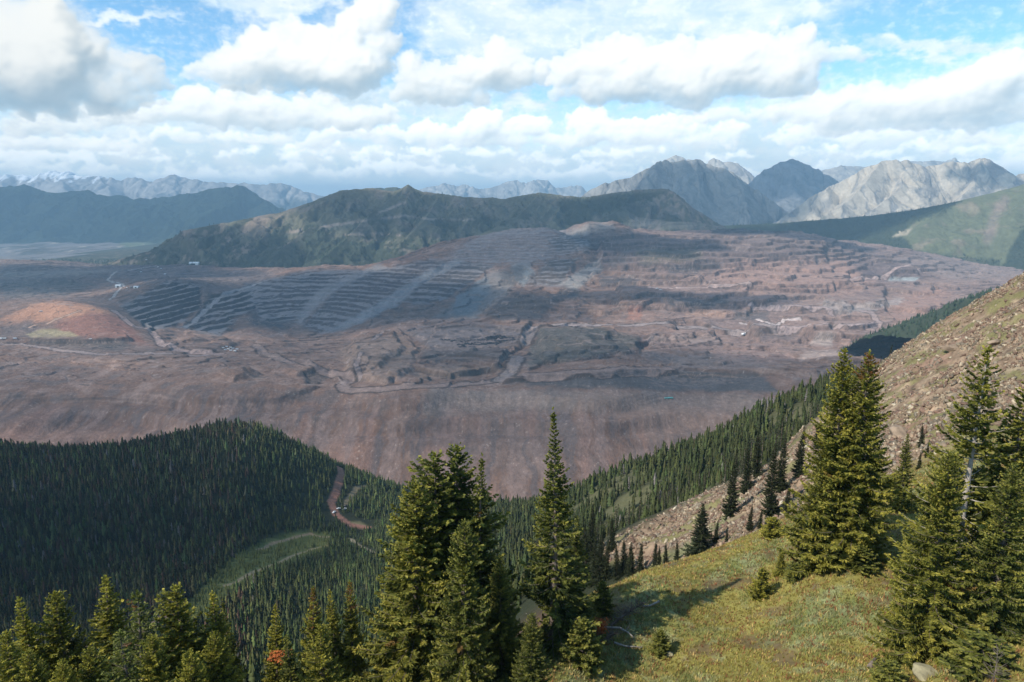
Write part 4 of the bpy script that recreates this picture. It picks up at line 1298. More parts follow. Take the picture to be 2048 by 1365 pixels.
    sp = [(crest([(1392, 318, 8500), (1400, 380, 8000), (1390, 440, 7600)]), 0.75, 1.1),
          (crest([(1320, 323, 8500), (1270, 380, 8050), (1230, 430, 7700)]), 0.75, 1.1),
          (crest([(1466, 347, 8400), (1490, 400, 7900), (1500, 450, 7500)]), 0.75, 1.1)]
    rock_mountain("grey_mountain", [(L, 0.75, 1.15)] + sp, (600, 4600, 7100, 9800), -480, 85, 900, 201, "big grey rock mountain with streaked face behind the mine", (0.25, 0.235, 0.21), (0.135, 0.135, 0.135), (0.9, 0.25), (-260, 150, (0.05, 0.06, 0.045)))
    # tan slab mountain on the right
    L = crest([(1500, 470, 7200), (1560, 440, 7300), (1620, 395, 7450), (1690, 360, 7600), (1722, 341, 7600), (1762, 323, 7600), (1812, 320, 7600), (1850, 335, 7600), (1880, 330, 7600),
               (1905, 322, 7600), (1935, 326, 7600), (1960, 316, 7600), (1982, 320, 7600), (2010, 340, 7600), (2032, 352, 7600), (2090, 340, 7600), (2300, 300, 7600), (2600, 340, 7600)])
    sp = [(crest([(1762, 324, 7600), (1700, 400, 7100), (1640, 440, 6800)]), 0.8, 1.1),
          (crest([(1812, 321, 7600), (1800, 380, 7150), (1740, 425, 6800)]), 0.8, 1.1),
          (crest([(1960, 317, 7600), (1950, 370, 7150), (1900, 410, 6850)]), 0.8, 1.1),
          (crest([(2032, 353, 7600), (2030, 380, 7100)]), 0.8, 1.1)]
    rock_mountain("tan_mountain", [(L, 0.8, 1.1)] + sp, (2200, 7400, 6200, 8800), -480, 62, 800, 221, "long tan and grey slab mountain at the upper right", (0.42, 0.365, 0.29), (0.19, 0.185, 0.18), (0.77, -0.64), (-190, 130, (0.05, 0.06, 0.045)), (900, 460))
    # pyramid behind
    L = crest([(1470, 400, 11000), (1515, 350, 11000), (1548, 330, 11000), (1582, 318, 11000), (1612, 328, 11000), (1640, 344, 11000), (1668, 362, 11000), (1720, 400, 11000)])
    rock_mountain("blue_mountain", [(L, 0.7, 1.1), (crest([(1582, 319, 11000), (1590, 380, 10200)]), .7, 1.1)], (2900, 6600, 9600, 12400), -500, 120, 900, 241, "blue grey pyramid mountain between the two grey ones", (0.20, 0.20, 0.20), (0.12, 0.125, 0.13), green=(-150, 200, (0.04, 0.05, 0.045)), res=(260, 220))
    # pale tops peeping over
    L = crest([(1300, 345, 12500), (1335, 318, 12500), (1352, 311, 12500), (1385, 320, 12500), (1412, 330, 12500), (1428, 316, 12500), (1442, 323, 12500), (1475, 326, 12500), (1500, 345, 12500), (1540, 380, 12500)])
    L2 = crest([(1610, 370, 13500), (1645, 340, 13500), (1688, 331, 13500), (1730, 334, 13500), (1800, 325, 13500), (1830, 322, 13500), (1900, 322, 13500), (1908, 316, 13500), (1925, 330, 13500), (2000, 370, 13500)])
    rock_mountain("pale_peaks", [(L, 0.8, 1.1), (L2, 0.8, 1.1)], (1800, 10500, 11200, 14800), -500, 110, 900, 261, "pale rock tops showing over the grey mountains", (0.42, 0.38, 0.32), (0.28, 0.26, 0.24), (0.1, 1.0), res=(520, 200))
    # far centre range
    L = crest([(760, 400, 19000), (850, 374, 19000), (872, 372, 19000), (890, 366, 19000), (912, 372, 19000), (932, 370, 19000), (955, 378, 19000), (975, 376, 19000), (1010, 365, 19000), (1030, 361, 19000),
               (1052, 368, 19000), (1075, 359, 19000), (1095, 361, 19000), (1112, 375, 19000), (1140, 373, 19000), (1156, 370, 19000), (1180, 388, 19000), (1260, 400, 19000)])
    rock_mountain("far_range", [(L, 0.75, 1.1)], (-4600, 4200, 16800, 21000), -600, 190, 1500, 281, "pale blue far mountain range at the centre of the horizon", (0.40, 0.37, 0.33), (0.22, 0.21, 0.20), green=(100, 200, (0.05, 0.06, 0.05)), res=(480, 200))
    # low blue hill just behind the green ridge
    L = crest([(560, 430, 7800), (620, 410, 7800), (690, 388, 7800), (740, 378, 7800), (760, 376, 7800), (792, 374, 7800), (830, 390, 7800), (900, 420, 7800)])
    rock_mountain("blue_hill", [(L, 0.5, 1.1)], (-4400, 400, 6800, 9200), -500, 40, 600, 291, "dark blue forested hill just behind the green ridge", (0.07, 0.075, 0.05), (0.04, 0.05, 0.035), res=(260, 140))
    # left snow range
    L = crest([(-900, 350, 17500), (-500, 335, 17500), (-200, 352, 17500), (-60, 340, 17500), (0, 348, 17500), (38, 350, 17500), (70, 354, 17500), (98, 342, 17500), (126, 343, 17500), (152, 350, 17500), (198, 351, 17500), (238, 360, 17500), (268, 356, 17500),
               (300, 361, 17500), (330, 354, 17500), (355, 350, 17500), (382, 359, 17500), (420, 364, 17500), (462, 366, 17500), (520, 368, 17500), (560, 366, 17500), (600, 379, 17500), (640, 390, 17500), (720, 420, 17500)])
    sp = [(crest([(98, 343, 17500), (140, 385, 16300)]), .6, 1.1), (crest([(355, 351, 17500), (330, 385, 16500), (280, 400, 15800)]), .6, 1.1), (crest([(198, 352, 17500), (220, 385, 16400)]), .6, 1.1),
          (crest([(462, 367, 17500), (470, 395, 16600)]), .6, 1.1), (crest([(0, 349, 17500), (10, 380, 16400)]), .6, 1.1)]
    rock_mountain("snow_range", [(L, 0.62, 1.1)] + sp, (-23500, -2600, 14200, 20000), -600, 210, 1700, 301, "far left mountain range with snow patches on its tops", (0.36, 0.33, 0.30), (0.22, 0.21, 0.20), green=(60, 220, (0.05, 0.06, 0.05)), res=(820, 260), snow=(470, 170))
    # left dark forested range in front of it
    L = crest([(-900, 380, 11500), (-300, 360, 11500), (0, 374, 11500), (48, 368, 11500), (92, 386, 11500), (160, 382, 11500), (200, 390, 11500), (300, 398, 11500), (350, 392, 11500), (400, 384, 11500), (450, 373, 11500), (480, 372, 11500), (510, 390, 11500), (558, 418, 11500), (640, 440, 11500)])
    sp = [(crest([(450, 374, 11500), (400, 410, 10800), (380, 440, 10300)]), .5, 1.1), (crest([(160, 383, 11500), (150, 420, 10800)]), .5, 1.1), (crest([(300, 398, 11500), (270, 430, 10700)]), .5, 1.1)]
    rock_mountain("forest_range", [(L, 0.42, 1.15)] + sp, (-15500, -2800, 8900, 13500), -640, 150, 1000, 321, "dark blue forested mountains on the left below the snow range", (0.055, 0.07, 0.04), (0.035, 0.045, 0.03), res=(620, 240), green=(-700, 200, (0.1, 0.1, 0.07)))

    # ---- valley floor: one wide sheet out to the mountains
    nx, ny = 260, 260
    xs = np.sinh(np.linspace(-3.2, 3.2, nx)) / math.sinh(3.2) * 40000
    ys = 3200 + (np.linspace(0, 1, ny) ** 2) * 36000
    X, Y = np.meshgrid(xs, ys)
    Z = -640 + fbm(X / 1500, Y / 1500, 4, 341) * 30 + sstep(Y, 6500, 12000) * 90
    px, py = project(X, Y, Z)
    n = fbm(X / 500, Y / 900, 5, 343)
    C = np.zeros(X.shape + (3,))
    C[:] = (0.085, 0.09, 0.055)
    C += (np.array([0.20, 0.18, 0.16]) - C) * (sstep(n, 0.0, 0.3) * 0.7)[..., None]
    ob = grid_obj("valley_floor", X, Y, Z, [terrain_mat("valley_ground", (60.0, 300.0), 0.3)], np.clip(C, 0.01, 0.8))
    tag(ob, "wide valley floor far beyond the mine", "ground", kind="structure")
    # distant mine flats on the left
    X, Y = mountain_grid(-9500, -1800, 5200, 9800, 420, 300)
    Z = -560 + fbm(X / 400, Y / 400, 4, 351) * 14 + sstep(Y, 5400, 9500) * 25 + (steps(fbm(X / 900, Y / 700, 3, 353) * 90, 30, 0, .3)) * 0.6
    edge = sstep(Y, 5200, 5600) * sstep(Y, 9800, 9300)
    Z = Z * edge + -660 * (1 - edge)
    px, py = project(X, Y, Z)
    n = fbm(X / 350, Y / 900, 5, 355)
    C = np.zeros(X.shape + (3,))
    C[:] = (0.17, 0.15, 0.14)
    C += (np.array([0.06, 0.06, 0.05]) - C) * (sstep(n, 0.0, 0.25) * 0.8)[..., None]
    gm = wpoly(px, py + n * 6, [(215, 475), (330, 470), (330, 515), (260, 515), (250, 495)], 6)
    C += (np.array([0.13, 0.15, 0.08]) - C) * (gm * 0.9)[..., None]
    C += (np.array([0.40, 0.36, 0.28]) - C) * (sstep(fbm(X / 160, Y / 500, 3, 357), 0.33, 0.45) * 0.8)[..., None]
    ob = grid_obj("valley_mine_flats", X, Y, Z, [terrain_mat("valley_spoil", (30.0, 120.0), 0.3)], np.clip(C, 0.01, 0.8))
    tag(ob, "pale spoil flats and meadows in the valley beyond the pit on the left", "ground", kind="structure")


import time as _t
_t0 = _t.time()
build_hillside()
print("hillside", _t.time() - _t0)
build_mine()
print("mine", _t.time() - _t0)
build_mountains()
print("mountains", _t.time() - _t0)


# ------------------------------------------------------------------ conifers
def foliage_mat(name, dark, mid, tip, rust=(0.19, 0.085, 0.028)):
    """needles: tint.r picks dark to fresh green, tint.g marks rusty dead sprays"""
    m, b, pr, out = new_mat(name)
    sep = b.n('ShaderNodeSeparateColor')
    b.link(attr(b), sep.inputs[0])
    oi = b.n('ShaderNodeObjectInfo')
    k = b.math('ADD', sep.outputs[0], b.math('MULTIPLY_ADD', oi.outputs['Random'], 0.16, -0.08))
    c = b.mix(b.smooth(k, 0.0, 0.55), dark, mid)
    c = b.mix(b.smooth(k, 0.5, 1.0), c, tip)
    c = b.mix(sep.outputs[1], c, rust)
    b.link(c, pr.inputs['Base Color'])
    pr.inputs['Roughness'].default_value = 0.65
    pr.inputs['Specular IOR Level'].default_value = 0.25
    tr = b.n('ShaderNodeBsdfTranslucent')
    b.link(b.vmath('MULTIPLY', c, (1.15, 1.2, 0.6)), tr.inputs[0])
    ms = b.n('ShaderNodeMixShader')
    ms.inputs[0].default_value = 0.28
    b.link(pr.outputs[0], ms.inputs[1])
    b.link(tr.outputs[0], ms.inputs[2])
    b.link(ms.outputs[0], out.inputs[0])
    return m


def tube(path, radii, k=6):
    """vertices and quads of a round tapering bar along a path"""
    path = np.asarray(path, float)
    n = len(path)
    T = np.gradient(path, axis=0)
    T /= np.linalg.norm(T, axis=1, keepdims=True) + 1e-9
    ref = np.array([0.31, 0.95, 0.02]) if abs(T[0][2]) > 0.7 else np.array([0, 0, 1.0])
    U = np.cross(T, ref)
    U /= np.linalg.norm(U, axis=1, keepdims=True) + 1e-9
    Vv = np.cross(T, U)
    a = np.arange(k) * 2 * np.pi / k
    ring = path[:, None] + (np.cos(a)[None, :, None] * U[:, None] + np.sin(a)[None, :, None] * Vv[:, None]) * np.asarray(radii)[:, None, None]
    V = ring.reshape(-1, 3)
    i = np.arange(n - 1)[:, None] * k
    j = np.arange(k)[None]
    q = np.stack([i + j, i + (j + 1) % k, i + k + (j + 1) % k, i + k + j], -1).reshape(-1, 4)
    return V, q


def spruce_data(seed, H, R, whorls_m=3.4, per=6, gap=0.35, bare=0.03, twig=0.075, power=0.85, droop=0.25, tuft=1.0, openness=0.0, rust=0.004, rust_top=0.0, blade=0.055, side=0.0, bald=None):
    """needle sprays (verts, tris, tint) and trunk / limb tubes of one conifer"""
    r = np.random.default_rng(seed)
    TV, TQ, off = [], [], 0
    tr_n = 9
    bend = r.normal(0, 0.012 * H, 2)

    def axis(t, k=0):
        return np.array([bend[0] * math.sin(t * 2.6 + 0.4 * seed), bend[1] * math.sin(t * 2.1 + seed), H * t])
    path = np.array([axis(t) for t in np.linspace(0, 0.985, tr_n)])
    path[0, 2] -= 1.2
    V, q = tube(path, np.linspace(0.0155 * H + 0.03, 0.012, tr_n), 8)
    TV.append(V)
    TQ.append(q)
    off += len(V)
    # spray accumulators
    B, D, S, Lg, Wd, Tn, Rs = [], [], [], [], [], [], []
    hts = []
    t = bare
    while t < 0.985:
        hts.append(t)
        t += 1.0 / (whorls_m * H) * r.uniform(0.7, 1.3) * (1.25 - 0.45 * t)
    lump_a = r.uniform(0, 2 * np.pi, 7)
    lump_t = r.uniform(0.1, 0.95, 7)
    for ti in hts:
        nb = max(3, int(round(per * (1.0 - 0.35 * ti) + r.uniform(-1, 1))))
        a0 = r.uniform(0, 2 * np.pi)
        for k in range(nb):
            az = a0 + 2 * np.pi * k / nb + r.normal(0, 0.22)
            prof = (1 - ti) ** power * (1 - 0.35 * max(0.0, 0.12 - ti) / 0.12) + 0.012
            lump = 1.0
            for la, lt in zip(lump_a, lump_t):
                da = abs((az - la + np.pi) % (2 * np.pi) - np.pi)
                lump -= gap * math.exp(-(da / 0.75) ** 2 - ((ti - lt) / 0.06) ** 2)
            L = R * prof * max(0.22, lump) * r.uniform(0.72, 1.14) * (1 + side * math.cos(az))
            if r.random() < openness or (bald and bald[0] < ti < bald[1] and math.sin(az) < -0.6):
                continue
            L = max(L, 0.16)
            up = 0.55 * ti ** 1.5 - droop * (1 - ti) + r.normal(0, 0.07)
            d = np.array([math.cos(az), math.sin(az), 0.0])
            ns = 7
            s = np.linspace(0, 1, ns)
            zc = up * s - (0.30 * (1 - ti)) * s * (1 - s) * 1.3 + 0.16 * s ** 3
            pts = axis(ti)[None] + d[None] * (L * s)[:, None]
            pts[:, 2] += zc * L
            pts[:, :2] += np.array([-d[1], d[0]])[None] * (r.normal(0, 0.09) * L * s ** 2)[:, None]
            if L > 0.5:
                V, q = tube(pts, np.linspace(0.008 + 0.011 * L, 0.004, ns), 4)
                TV.append(V)
                TQ.append(q + off)
                off += len(V)
            n = max(4, int(L / twig * tuft))
            sk = np.sort(r.uniform(0.16 if ti < 0.7 else 0.05, 1.0, n * 2))
            base = np.stack([np.interp(sk, s, pts[:, c]) for c in range(3)], -1)
            sgn = np.where(r.random(n * 2) < 0.5, -1.0, 1.0)
            perp = np.array([-d[1], d[0], 0.0])
            fw = d + np.array([0, 0, up * 0.7])
            ang = r.uniform(0.35, 1.15, n * 2)
            dirs = fw[None] * np.cos(ang)[:, None] + perp[None] * (np.sin(ang) * sgn)[:, None]
            dirs[:, 2] += r.normal(-0.12, 0.25, n * 2)
            ln = (0.10 + 0.30 * L * (1.05 - sk) ** 0.8) * r.uniform(0.6, 1.25, n * 2)
            ln = np.minimum(ln, 0.62)
            rb = 1.0 if r.random() < rust or (rust_top and r.random() < sstep(ti, rust_top, 0.98) * 0.8) else 0.0
            tone = np.clip(r.normal(0.42, 0.16) + r.normal(0, 0.15, n * 2) + 0.22 * (sk > 0.75), 0, 1)
            B.append(base)
            D.append(dirs)
            Lg.append(ln)
            Tn.append(tone)
            Rs.append(np.full(n * 2, rb) * r.uniform(0.5, 1.0))
    # leader shoot
    nl = 26
    zz = r.uniform(0.94, 1.0, nl)
    B.append(np.array([axis(z) for z in zz]))
    aa = r.uniform(0, 6.28, nl)
    D.append(np.stack([np.cos(aa) * 0.5, np.sin(aa) * 0.5, np.full(nl, 0.9)], -1))
    Lg.append(r.uniform(0.08, 0.2, nl))
    Tn.append(r.uniform(0.4, 0.9, nl))
    Rs.append(np.zeros(nl))
    B, D, Lg, Tn, Rs = np.concatenate(B), np.concatenate(D), np.concatenate(Lg), np.concatenate(Tn), np.concatenate(Rs)
    # each spray: two little bent blades, each quad + tip
    N = len(B)
    D /= np.linalg.norm(D, axis=1, keepdims=True) + 1e-9
    Vs, Ts, Cs = [], [], []
    for rep in range(2):
        roll = r.normal(0, 0.9, N)
        side_v = np.cross(D, np.array([0, 0, 1.0]))
        side_v /= np.linalg.norm(side_v, axis=1, keepdims=True) + 1e-9
        upv = np.cross(side_v, D)
        wv = side_v * np.cos(roll)[:, None] + upv * np.sin(roll)[:, None]
        d2 = D + r.normal(0, 0.28, (N, 3)) * (1 if rep else 0.35)
        d2 /= np.linalg.norm(d2, axis=1, keepdims=True)
        w = (blade * r.uniform(0.7, 1.35, N))[:, None]
        l = (Lg * (1.0 if rep == 0 else r.uniform(0.55, 0.95, N)))[:, None]
        m = B + d2 * l * 0.5 + np.array([0, 0, 1.0]) * (-0.05 * l)
        tip = B + d2 * l + np.array([0, 0, 1.0]) * (0.02 * l)
        v = np.stack([B - wv * w * 0.35, B + wv * w * 0.35, m + wv * w, m - wv * w, tip], 1)
        o = (np.arange(N) * 5 + rep * N * 5)[:, None]
        tt = np.concatenate([o + np.array([[0, 1, 2]]), o + np.array([[0, 2, 3]]), o + np.array([[3, 2, 4]])], 0)
        Vs.append(v.reshape(-1, 3))
        Ts.append(tt)
        Cs.append(np.repeat(np.stack([Tn, Rs, Tn * 0], -1), 5, 0))
    return np.concatenate(Vs), np.concatenate(Ts), np.concatenate(Cs), np.concatenate(TV), np.concatenate(TQ)


BARK = plain_mat("grey_bark", (0.16, 0.125, 0.10), 0.95, 0.35, 6.0)
BARK_PALE = plain_mat("weathered_wood", (0.36, 0.31, 0.26), 0.9, 0.35, 9.0)
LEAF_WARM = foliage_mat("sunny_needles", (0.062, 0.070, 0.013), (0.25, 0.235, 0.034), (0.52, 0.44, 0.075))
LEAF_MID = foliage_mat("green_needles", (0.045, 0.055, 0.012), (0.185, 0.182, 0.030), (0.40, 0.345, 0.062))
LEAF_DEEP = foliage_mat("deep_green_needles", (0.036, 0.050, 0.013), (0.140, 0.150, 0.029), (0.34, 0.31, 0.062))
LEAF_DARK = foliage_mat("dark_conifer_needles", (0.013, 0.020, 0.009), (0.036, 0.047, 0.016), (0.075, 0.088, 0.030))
LEAF_LARCH = foliage_mat("larch_needles", (0.05, 0.06, 0.012), (0.13, 0.145, 0.030), (0.24, 0.25, 0.06))


def make_tree(name, data, leaf, bark=BARK):
    V, T, C, TV, TQ = data
    root = bpy.data.objects.new(name, None)
    COL.objects.link(root)
    mesh_from("crown", V, tris=T, mats=[leaf], color=C, parent=root)
    mesh_from("trunk", TV, quads=TQ, mats=[bark], smooth=True, parent=root)
    return root


def copy_thing(root):
    c = root.copy()
    COL.objects.link(c)
    for ch in root.children:
        d = ch.copy()
        COL.objects.link(d)
        d.parent = c
        for g in ch.children:
            e = g.copy()
            COL.objects.link(e)
            e.parent = d
    return c


# kinds: seed, height, radius and habit of the prototypes
KIND = {
    'spire': dict(seed=3, H=14, R=2.9, per=7, gap=0.50, power=0.85, droop=0.32, tuft=1.15),
    'broad': dict(seed=5, H=15, R=4.6, per=8, gap=0.45, power=0.70, droop=0.30, tuft=1.05),
    'tall': dict(seed=8, H=15, R=4.0, per=7, gap=0.95, power=1.3, droop=0.34, tuft=1.15, rust=0.008),
    'clump': dict(seed=12, H=13, R=3.3, per=7, gap=0.65, power=0.55, droop=0.22, tuft=1.1, rust=0.006),
    'twin': dict(seed=17, H=15, R=4.1, per=8, gap=0.5, power=0.78, droop=0.30, tuft=1.1),
    'rusty': dict(seed=3, H=14, R=2.9, per=7, gap=0.50, power=0.85, droop=0.32, tuft=1.15, rust_top=0.72),
    'rusttwin': dict(seed=19, H=15, R=4.1, per=8, gap=0.5, power=0.78, droop=0.30, tuft=1.1, rust_top=0.80),
    'bare': dict(seed=21, H=14, R=3.7, per=6, gap=0.6, power=0.72, droop=0.18, tuft=1.0, openness=0.12, bald=(0.42, 0.62)),
    'larch': dict(seed=27, H=11, R=3.2, per=6, gap=0.5, power=0.75, droop=-0.25, tuft=0.9, openness=0.15, blade=0.04),
    'bush': dict(seed=31, H=3.2, R=1.5, whorls_m=6, per=7, gap=0.3, power=0.6, droop=0.0, tuft=1.2),
}
PROTO = {}


def place_tree(kind, leaf, px, py_top, Y, label, rot=0.0, width=1.0, group=None, cat="tree", name="spruce_tree", H=None, base_py=None):
    """stand a conifer so that its top reaches the given place; its foot is on the slope"""
    key = (kind, leaf.name)
    x, y, ztop = (float(v) for v in world(px, py_top, Y))
    zg = float(hill_z(np.array([x]), np.array([y]))[0])
    h = ztop - zg if H is None else H
    if key not in PROTO:
        if kind not in DATA:
            DATA[kind] = spruce_data(**KIND[kind])
        t = make_tree(name, DATA[kind], leaf, BARK_PALE if kind == 'bare' else BARK)
        PROTO[key] = t
    else:
        t = copy_thing(PROTO[key])
        t.name = name
    s = h / KIND[kind]['H']
    wd = s * width
    t.location = (x, y, zg)
    t.rotation_euler = (0, 0, rot)
    t.scale = (wd, wd, s)
    tag(t, label, cat, group)
    return t


DATA = {}
GW = "spruces crowding the lower left corner"
GC = "spruces of the tall group in the middle"
GR = "big spruces on the grassy knoll at the right"
# kind, leaf, px, py of the top, depth, rotation, width, group, label
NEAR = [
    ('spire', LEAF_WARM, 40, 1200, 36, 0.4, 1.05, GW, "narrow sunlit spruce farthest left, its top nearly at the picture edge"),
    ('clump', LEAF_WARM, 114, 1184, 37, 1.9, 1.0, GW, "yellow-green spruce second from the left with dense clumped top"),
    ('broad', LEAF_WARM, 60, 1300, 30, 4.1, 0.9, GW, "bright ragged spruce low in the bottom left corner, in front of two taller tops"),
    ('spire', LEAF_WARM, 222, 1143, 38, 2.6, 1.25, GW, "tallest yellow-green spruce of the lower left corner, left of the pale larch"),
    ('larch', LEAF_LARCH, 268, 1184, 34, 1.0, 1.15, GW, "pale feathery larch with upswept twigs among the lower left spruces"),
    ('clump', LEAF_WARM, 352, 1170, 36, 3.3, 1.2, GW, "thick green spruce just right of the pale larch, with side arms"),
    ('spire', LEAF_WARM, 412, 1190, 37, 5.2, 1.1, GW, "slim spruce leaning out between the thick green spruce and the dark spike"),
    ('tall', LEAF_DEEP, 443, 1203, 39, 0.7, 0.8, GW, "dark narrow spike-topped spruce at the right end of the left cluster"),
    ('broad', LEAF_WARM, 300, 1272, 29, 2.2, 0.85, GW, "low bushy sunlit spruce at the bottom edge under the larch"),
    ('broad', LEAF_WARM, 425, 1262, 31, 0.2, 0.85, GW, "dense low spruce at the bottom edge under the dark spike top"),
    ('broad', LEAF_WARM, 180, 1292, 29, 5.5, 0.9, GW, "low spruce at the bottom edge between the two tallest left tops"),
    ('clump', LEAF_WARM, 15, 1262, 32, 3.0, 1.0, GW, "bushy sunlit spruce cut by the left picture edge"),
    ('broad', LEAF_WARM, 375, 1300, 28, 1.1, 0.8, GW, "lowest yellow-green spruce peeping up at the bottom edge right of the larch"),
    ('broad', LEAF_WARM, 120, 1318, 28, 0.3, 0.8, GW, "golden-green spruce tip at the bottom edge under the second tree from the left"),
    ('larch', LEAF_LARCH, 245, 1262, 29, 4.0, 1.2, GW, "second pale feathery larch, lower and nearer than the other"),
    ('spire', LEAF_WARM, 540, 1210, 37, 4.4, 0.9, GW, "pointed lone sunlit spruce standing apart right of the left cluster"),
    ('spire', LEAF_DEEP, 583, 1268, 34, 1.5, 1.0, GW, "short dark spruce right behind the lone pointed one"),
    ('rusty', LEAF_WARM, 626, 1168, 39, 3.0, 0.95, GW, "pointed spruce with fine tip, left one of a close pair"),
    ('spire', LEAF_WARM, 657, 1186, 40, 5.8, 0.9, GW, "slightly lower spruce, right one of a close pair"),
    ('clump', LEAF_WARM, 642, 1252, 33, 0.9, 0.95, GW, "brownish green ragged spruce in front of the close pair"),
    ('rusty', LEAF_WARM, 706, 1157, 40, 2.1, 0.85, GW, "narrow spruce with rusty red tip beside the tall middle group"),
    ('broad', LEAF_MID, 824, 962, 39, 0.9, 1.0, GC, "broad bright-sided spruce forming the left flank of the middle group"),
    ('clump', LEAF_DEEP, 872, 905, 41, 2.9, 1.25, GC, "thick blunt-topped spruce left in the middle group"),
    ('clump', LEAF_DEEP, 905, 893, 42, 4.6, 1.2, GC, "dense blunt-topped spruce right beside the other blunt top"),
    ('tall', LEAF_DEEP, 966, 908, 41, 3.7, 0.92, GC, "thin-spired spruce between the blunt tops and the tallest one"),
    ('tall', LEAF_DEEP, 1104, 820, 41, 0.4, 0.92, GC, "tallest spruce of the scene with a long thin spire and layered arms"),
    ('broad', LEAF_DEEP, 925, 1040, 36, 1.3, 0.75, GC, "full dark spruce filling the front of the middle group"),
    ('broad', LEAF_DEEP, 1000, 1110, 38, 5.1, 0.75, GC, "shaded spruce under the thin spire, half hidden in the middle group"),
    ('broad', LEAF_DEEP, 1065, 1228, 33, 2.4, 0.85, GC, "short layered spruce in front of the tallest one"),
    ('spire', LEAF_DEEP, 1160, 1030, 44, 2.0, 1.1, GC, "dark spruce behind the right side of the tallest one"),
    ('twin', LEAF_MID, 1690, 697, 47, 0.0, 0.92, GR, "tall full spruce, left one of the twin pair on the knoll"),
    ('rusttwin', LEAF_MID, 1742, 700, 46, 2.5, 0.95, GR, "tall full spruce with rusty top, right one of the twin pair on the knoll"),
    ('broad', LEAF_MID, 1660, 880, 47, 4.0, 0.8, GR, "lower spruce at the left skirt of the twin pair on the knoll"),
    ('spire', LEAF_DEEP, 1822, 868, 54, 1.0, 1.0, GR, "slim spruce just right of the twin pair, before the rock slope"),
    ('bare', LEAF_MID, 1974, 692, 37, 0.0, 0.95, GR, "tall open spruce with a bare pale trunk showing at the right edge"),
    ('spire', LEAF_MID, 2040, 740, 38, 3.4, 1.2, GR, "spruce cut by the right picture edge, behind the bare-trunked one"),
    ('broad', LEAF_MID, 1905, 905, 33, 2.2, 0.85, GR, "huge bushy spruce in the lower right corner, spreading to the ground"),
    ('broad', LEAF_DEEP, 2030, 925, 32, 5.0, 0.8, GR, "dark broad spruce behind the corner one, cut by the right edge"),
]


def dead_bough(t, px, py, Y):
    """a bough of rusty dead needles on one tree"""
    r = np.random.default_rng(77)
    c = np.array([float(v) for v in world(px, py, Y)])
    V = []
    for _ in range(260):
        b0 = c + np.array([r.uniform(-0.6, 0.6), r.normal(0, 0.2), r.normal(0, 0.12)])
        a = r.uniform(0, 6.28)
        d = np.array([math.cos(a), math.sin(a), r.uniform(-0.6, 0.5)]) * 0.2
        n = np.array([-math.sin(a), math.cos(a), 0.3]) * 0.045
        V += [b0 - n, b0 + n, b0 + d]
    P = np.array(V) - np.array(t.location)
    cr, sr = math.cos(-t.rotation_euler.z), math.sin(-t.rotation_euler.z)
    P = np.stack([P[:, 0] * cr - P[:, 1] * sr, P[:, 0] * sr + P[:, 1] * cr, P[:, 2]], -1) / np.array(t.scale)
    o = mesh_from("dead_branch", P, tris=np.arange(len(P)).reshape(-1, 3), mats=[plain_mat("rusty_bough", (0.36, 0.10, 0.025), 0.9, 0.3, 3.0)], parent=t)
    o['label'] = "rusty orange dead branch"


